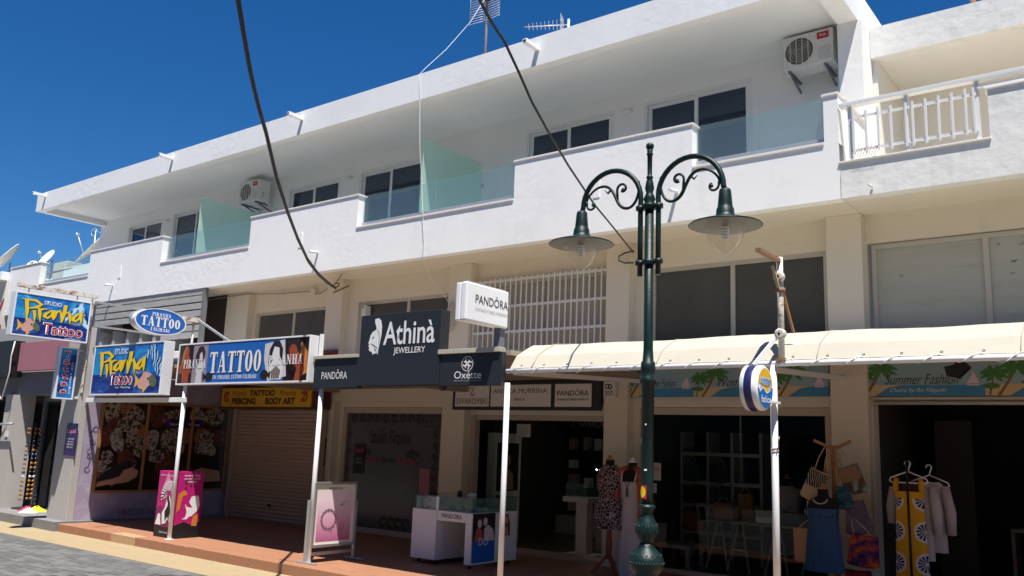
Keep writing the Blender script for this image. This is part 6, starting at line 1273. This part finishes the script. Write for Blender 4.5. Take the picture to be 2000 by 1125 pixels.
# ================================================================== AIR CONDITIONERS, RAILING
def ac(label, x, z):
    t = thing('air_conditioner', label, 'air conditioner', (x, 10.6, z), 'outdoor units on the balcony wall'); w, h, y0, y1 = .66, .46, 10.52, 10.82
    obj('casing', B().box(x, x+w, y0, y1, z, z+h, bev=.012), mat('white_ac_casing', (.72, .72, .70), .45, var=.03), t)
    F = front(x, y0, z); cx = .225
    obj('fan_guard', B().ring(cx, .225, .195, .185, F, .012), white_frame, t); obj('fan_recess', B().disc(cx, .225, .185, .185, F, .004, 32), grille_dark, t)
    b = B()
    for k in range(1, 5): b.ring(cx, .225, .185*k/5, .185*k/5-.004, F, .010)
    obj('guard_ring', b, alu, t); b = B()
    for k in range(6): b.box(x+.03+k*.078, x+.036+k*.078, y0-.016, y0-.010, z+.02, z+.43)
    obj('guard_bar', b, white_frame, t); obj('fan_blade', B().disc(cx, .225, .05, .05, F, .006).disc(cx+.08, .29, .08, .04, F, .0065, rot=40).disc(cx-.09, .25, .08, .04, F, .0065, rot=160).disc(cx+.01, .11, .08, .04, F, .0065, rot=280), mat('grey_fan_blade', (.16, .155, .15), .5), t, True)
    for k in range(7): obj('louvre', B().box(x+.47, x+.63, y0-.006, y0-.001, z+.05+k*.028, z+.057+k*.028), alu, t)
    obj('badge', B().box(x+.46, x+.61, y0-.008, y0-.001, z+.33, z+.42), red_plastic, t); text('TCL', front(x+.46, y0-.008, z+.33), .025, .125, .03, .06, letter_w, t, .002, .02)
    for xx in (x+.08, x+.55): obj('bracket', B().bar((xx, y0+.02, z-.02), (xx, 10.99, z-.02), .03, .03).bar((xx, y0+.1, z-.03), (xx, 10.99, z-.15), .025, .025), grey_dark, t)
    obj('valve', B().tube([(x+w, y0+.12, z+.10), (x+w+.05, y0+.12, z+.10)], .018, 8).tube([(x+w, y0+.12, z+.17), (x+w+.05, y0+.12, z+.17)], .014, 8), steel, t)
    obj('pipe', B().tube([(x+w+.04, y0+.12, z+.10), (x+w+.07, y0+.2, z-.05), (x+w+.05, y0+.4, z-.1), (x+w+.05, 10.98, z-.1)], .016, 8), panel_white, t)
ac('air conditioner under the ceiling at the left, beside the frosted screen', -15.66, 6.53); ac('air conditioner at the right end of the balcony, half in sun', -3.72, 6.62)
t = thing('balcony_railing', 'white metal balcony railing with upright slats on the weathered balcony', 'railing', (-2, 9.25, 4.8))
rail_m = mat('white_railing_paint', (.72, .73, .74), .45, var=.04)
for x in (-2.545, -1.965, -1.30): obj('post', B().box(x-.02, x+.02, 9.27, 9.31, 4.802, 5.425), rail_m, t)
obj('handrail', B().box(-2.65, 1.5, 9.23, 9.33, 5.428, 5.47, bev=.004), rail_m, t); obj('mid_rail', B().box(-1.29, 1.5, 9.25, 9.27, 5.335, 5.365), rail_m, t)
for z in (5.285, 4.905): obj('cross_rail', B().box(-2.53, -1.30, 9.252, 9.268, z-.014, z+.014), rail_m, t)
ba = None
for x in (-2.50, -2.37, -2.245, -2.115, -1.985+.02, -1.90, -1.775, -1.65, -1.525, -1.40, -1.325):
    if ba is None: ba = obj('baluster', B().box(x-.012, x+.012, 9.234, 9.250, 4.86, 5.345, bev=.002), rail_m, t); bx0 = x
    else: share(ba, t, (x-bx0, 0, random.uniform(-.01, .01)))
dw = thing('dry_weeds', 'few dry weed stalks growing at the left foot of the white railing', 'plant', (-2.45, 9.2, 4.8)); b = B(); random.seed(6)
for k in range(8): x = -2.5+.03*k; b.tube([(x, 9.21, 4.80), (x+.02, 9.20, 4.85), (x+.05+random.uniform(-.02, .02), 9.2, 4.88+random.uniform(0, .05))], .0025, 4)
obj('stalk', b, rust, dw)

# cables: from a hook under the soffit out over the street
def ext(p, k):
    a, b_ = Vector(p[0]), Vector(p[1]); d = (a-b_).normalized(); return [a+d*k+Z*.02*k*k, a+d*k*.5]+[Vector(q) for q in p]
c1 = [(-4.97, 3.17, 4.61), (-5.16, 3.36, 4.51), (-5.45, 3.65, 4.37), (-5.7, 3.91, 4.27), (-6.04, 4.26, 4.19), (-6.54, 4.77, 4.02), (-7.09, 5.34, 3.91), (-7.72, 5.98, 3.85), (-8.47, 6.75, 3.82), (-9.33, 7.64, 3.88), (-10.38, 8.71, 4.03), (-11.35, 9.7, 4.19)]
t = thing('overhead_cable', 'thick black double cable sagging from the soffit hook above the tattoo sign into the sky', 'cable', c1[-1])
P1 = ext(c1, 4.0)
obj('strand', B().tube(P1, .017, 8), cable_m, t); obj('strand', B().tube([p+Vector((.016, .006, -.018-.03*math.sin(math.pi*i/len(P1)))) for i, p in enumerate(P1)], .012, 8), cable_m, t)
obj('hook', B().tube([(-11.35+.07*math.cos(a), 9.72, 4.24+.035*math.sin(a)) for a in [k*.5 for k in range(16)]], .012, 6).tube([(-11.22, 9.9, 4.25), (-11.45, 9.75, 4.12)], .014, 6), rust, t)
c2 = [(-3.02, 3.5, 4.16), (-3.11, 3.72, 4.15), (-3.21, 3.99, 4.15), (-3.34, 4.31, 4.11), (-3.5, 4.69, 4.06), (-3.72, 5.24, 4.03), (-3.98, 5.9, 4.01), (-4.47, 7.11, 4.04), (-5.0, 8.4, 4.15), (-5.63, 9.95, 4.26)]
t = thing('overhead_cable', 'thin taut black cable from the pier right of the white grille up past the aerial', 'cable', c2[-1])
obj('strand', B().tube(ext(c2, 4.0), .0095, 8), cable_m, t)
obj('loop', B().tube([(-5.63, 9.94, 4.26), (-5.72, 9.90, 4.24), (-5.80, 9.88, 4.20), (-5.80, 9.88, 4.14), (-5.72, 9.9, 4.10), (-5.60, 9.93, 4.10)], .010, 6), cable_m, t); obj('hook', B().lathe([(.02, -.03), (.02, .0)], (-5.62, 9.95, 4.26), 8, 'y'), rust, t)
w = [(-8.6, 10.12, 9.0), (-8.72, 9.9, 8.5), (-8.95, 9.6, 7.95), (-9.13, 9.32, 7.55), (-9.17, 9.236, 7.42), (-9.11, 9.225, 7.0), (-9.06, 9.20, 6.6), (-9.02, 9.2, 6.1), (-8.95, 9.21, 5.6), (-8.88, 9.20, 5.1), (-8.84, 9.225, 4.6), (-8.86, 9.22, 4.36), (-8.92, 9.5, 4.1), (-8.90, 9.8, 3.9), (-8.86, 9.92, 3.75)]
t = thing('hanging_wire', 'thin white wire hanging from the tall aerial down the facade to a coil', 'wire', w[-1]); obj('wire', B().tube(w, .0045, 6), rope_m, t); obj('coil', B().tube(coil_pts, .0045, 5), mat('pale_cable', (.62, .56, .44), .6), t)
# unseen plain building added opposite: darkens the terrace shade, reflects in the panes
t = thing('added_opposite_building', 'unseen plain beige building with dark windows, added across the street to shape the light', 'building', (-6, -8, 0))
obj('wall', wall(B(), -40, 30, 0, 9.5, -8.0, .3, [(x, x+1.4, z, z+1.3) for x in range(-38, 28, 4) for z in (1, 4, 7)]), mat('dull_beige_wall', (.24, .21, .18), .9, var=.1), t)
pn = None
for x in range(-38, 28, 4):
    for z in (1, 4, 7):
        if pn is None: pn = obj('window', B().box(x, x+1.4, -7.85, -7.8, z, z+1.3), dark_pane, t); x00, z00 = x, z
        else: share(pn, t, (x-x00, 0, z-z00))
obj('roof', B().box(-40, 30, -18, -7.7, 9.5, 9.7), conc, t)
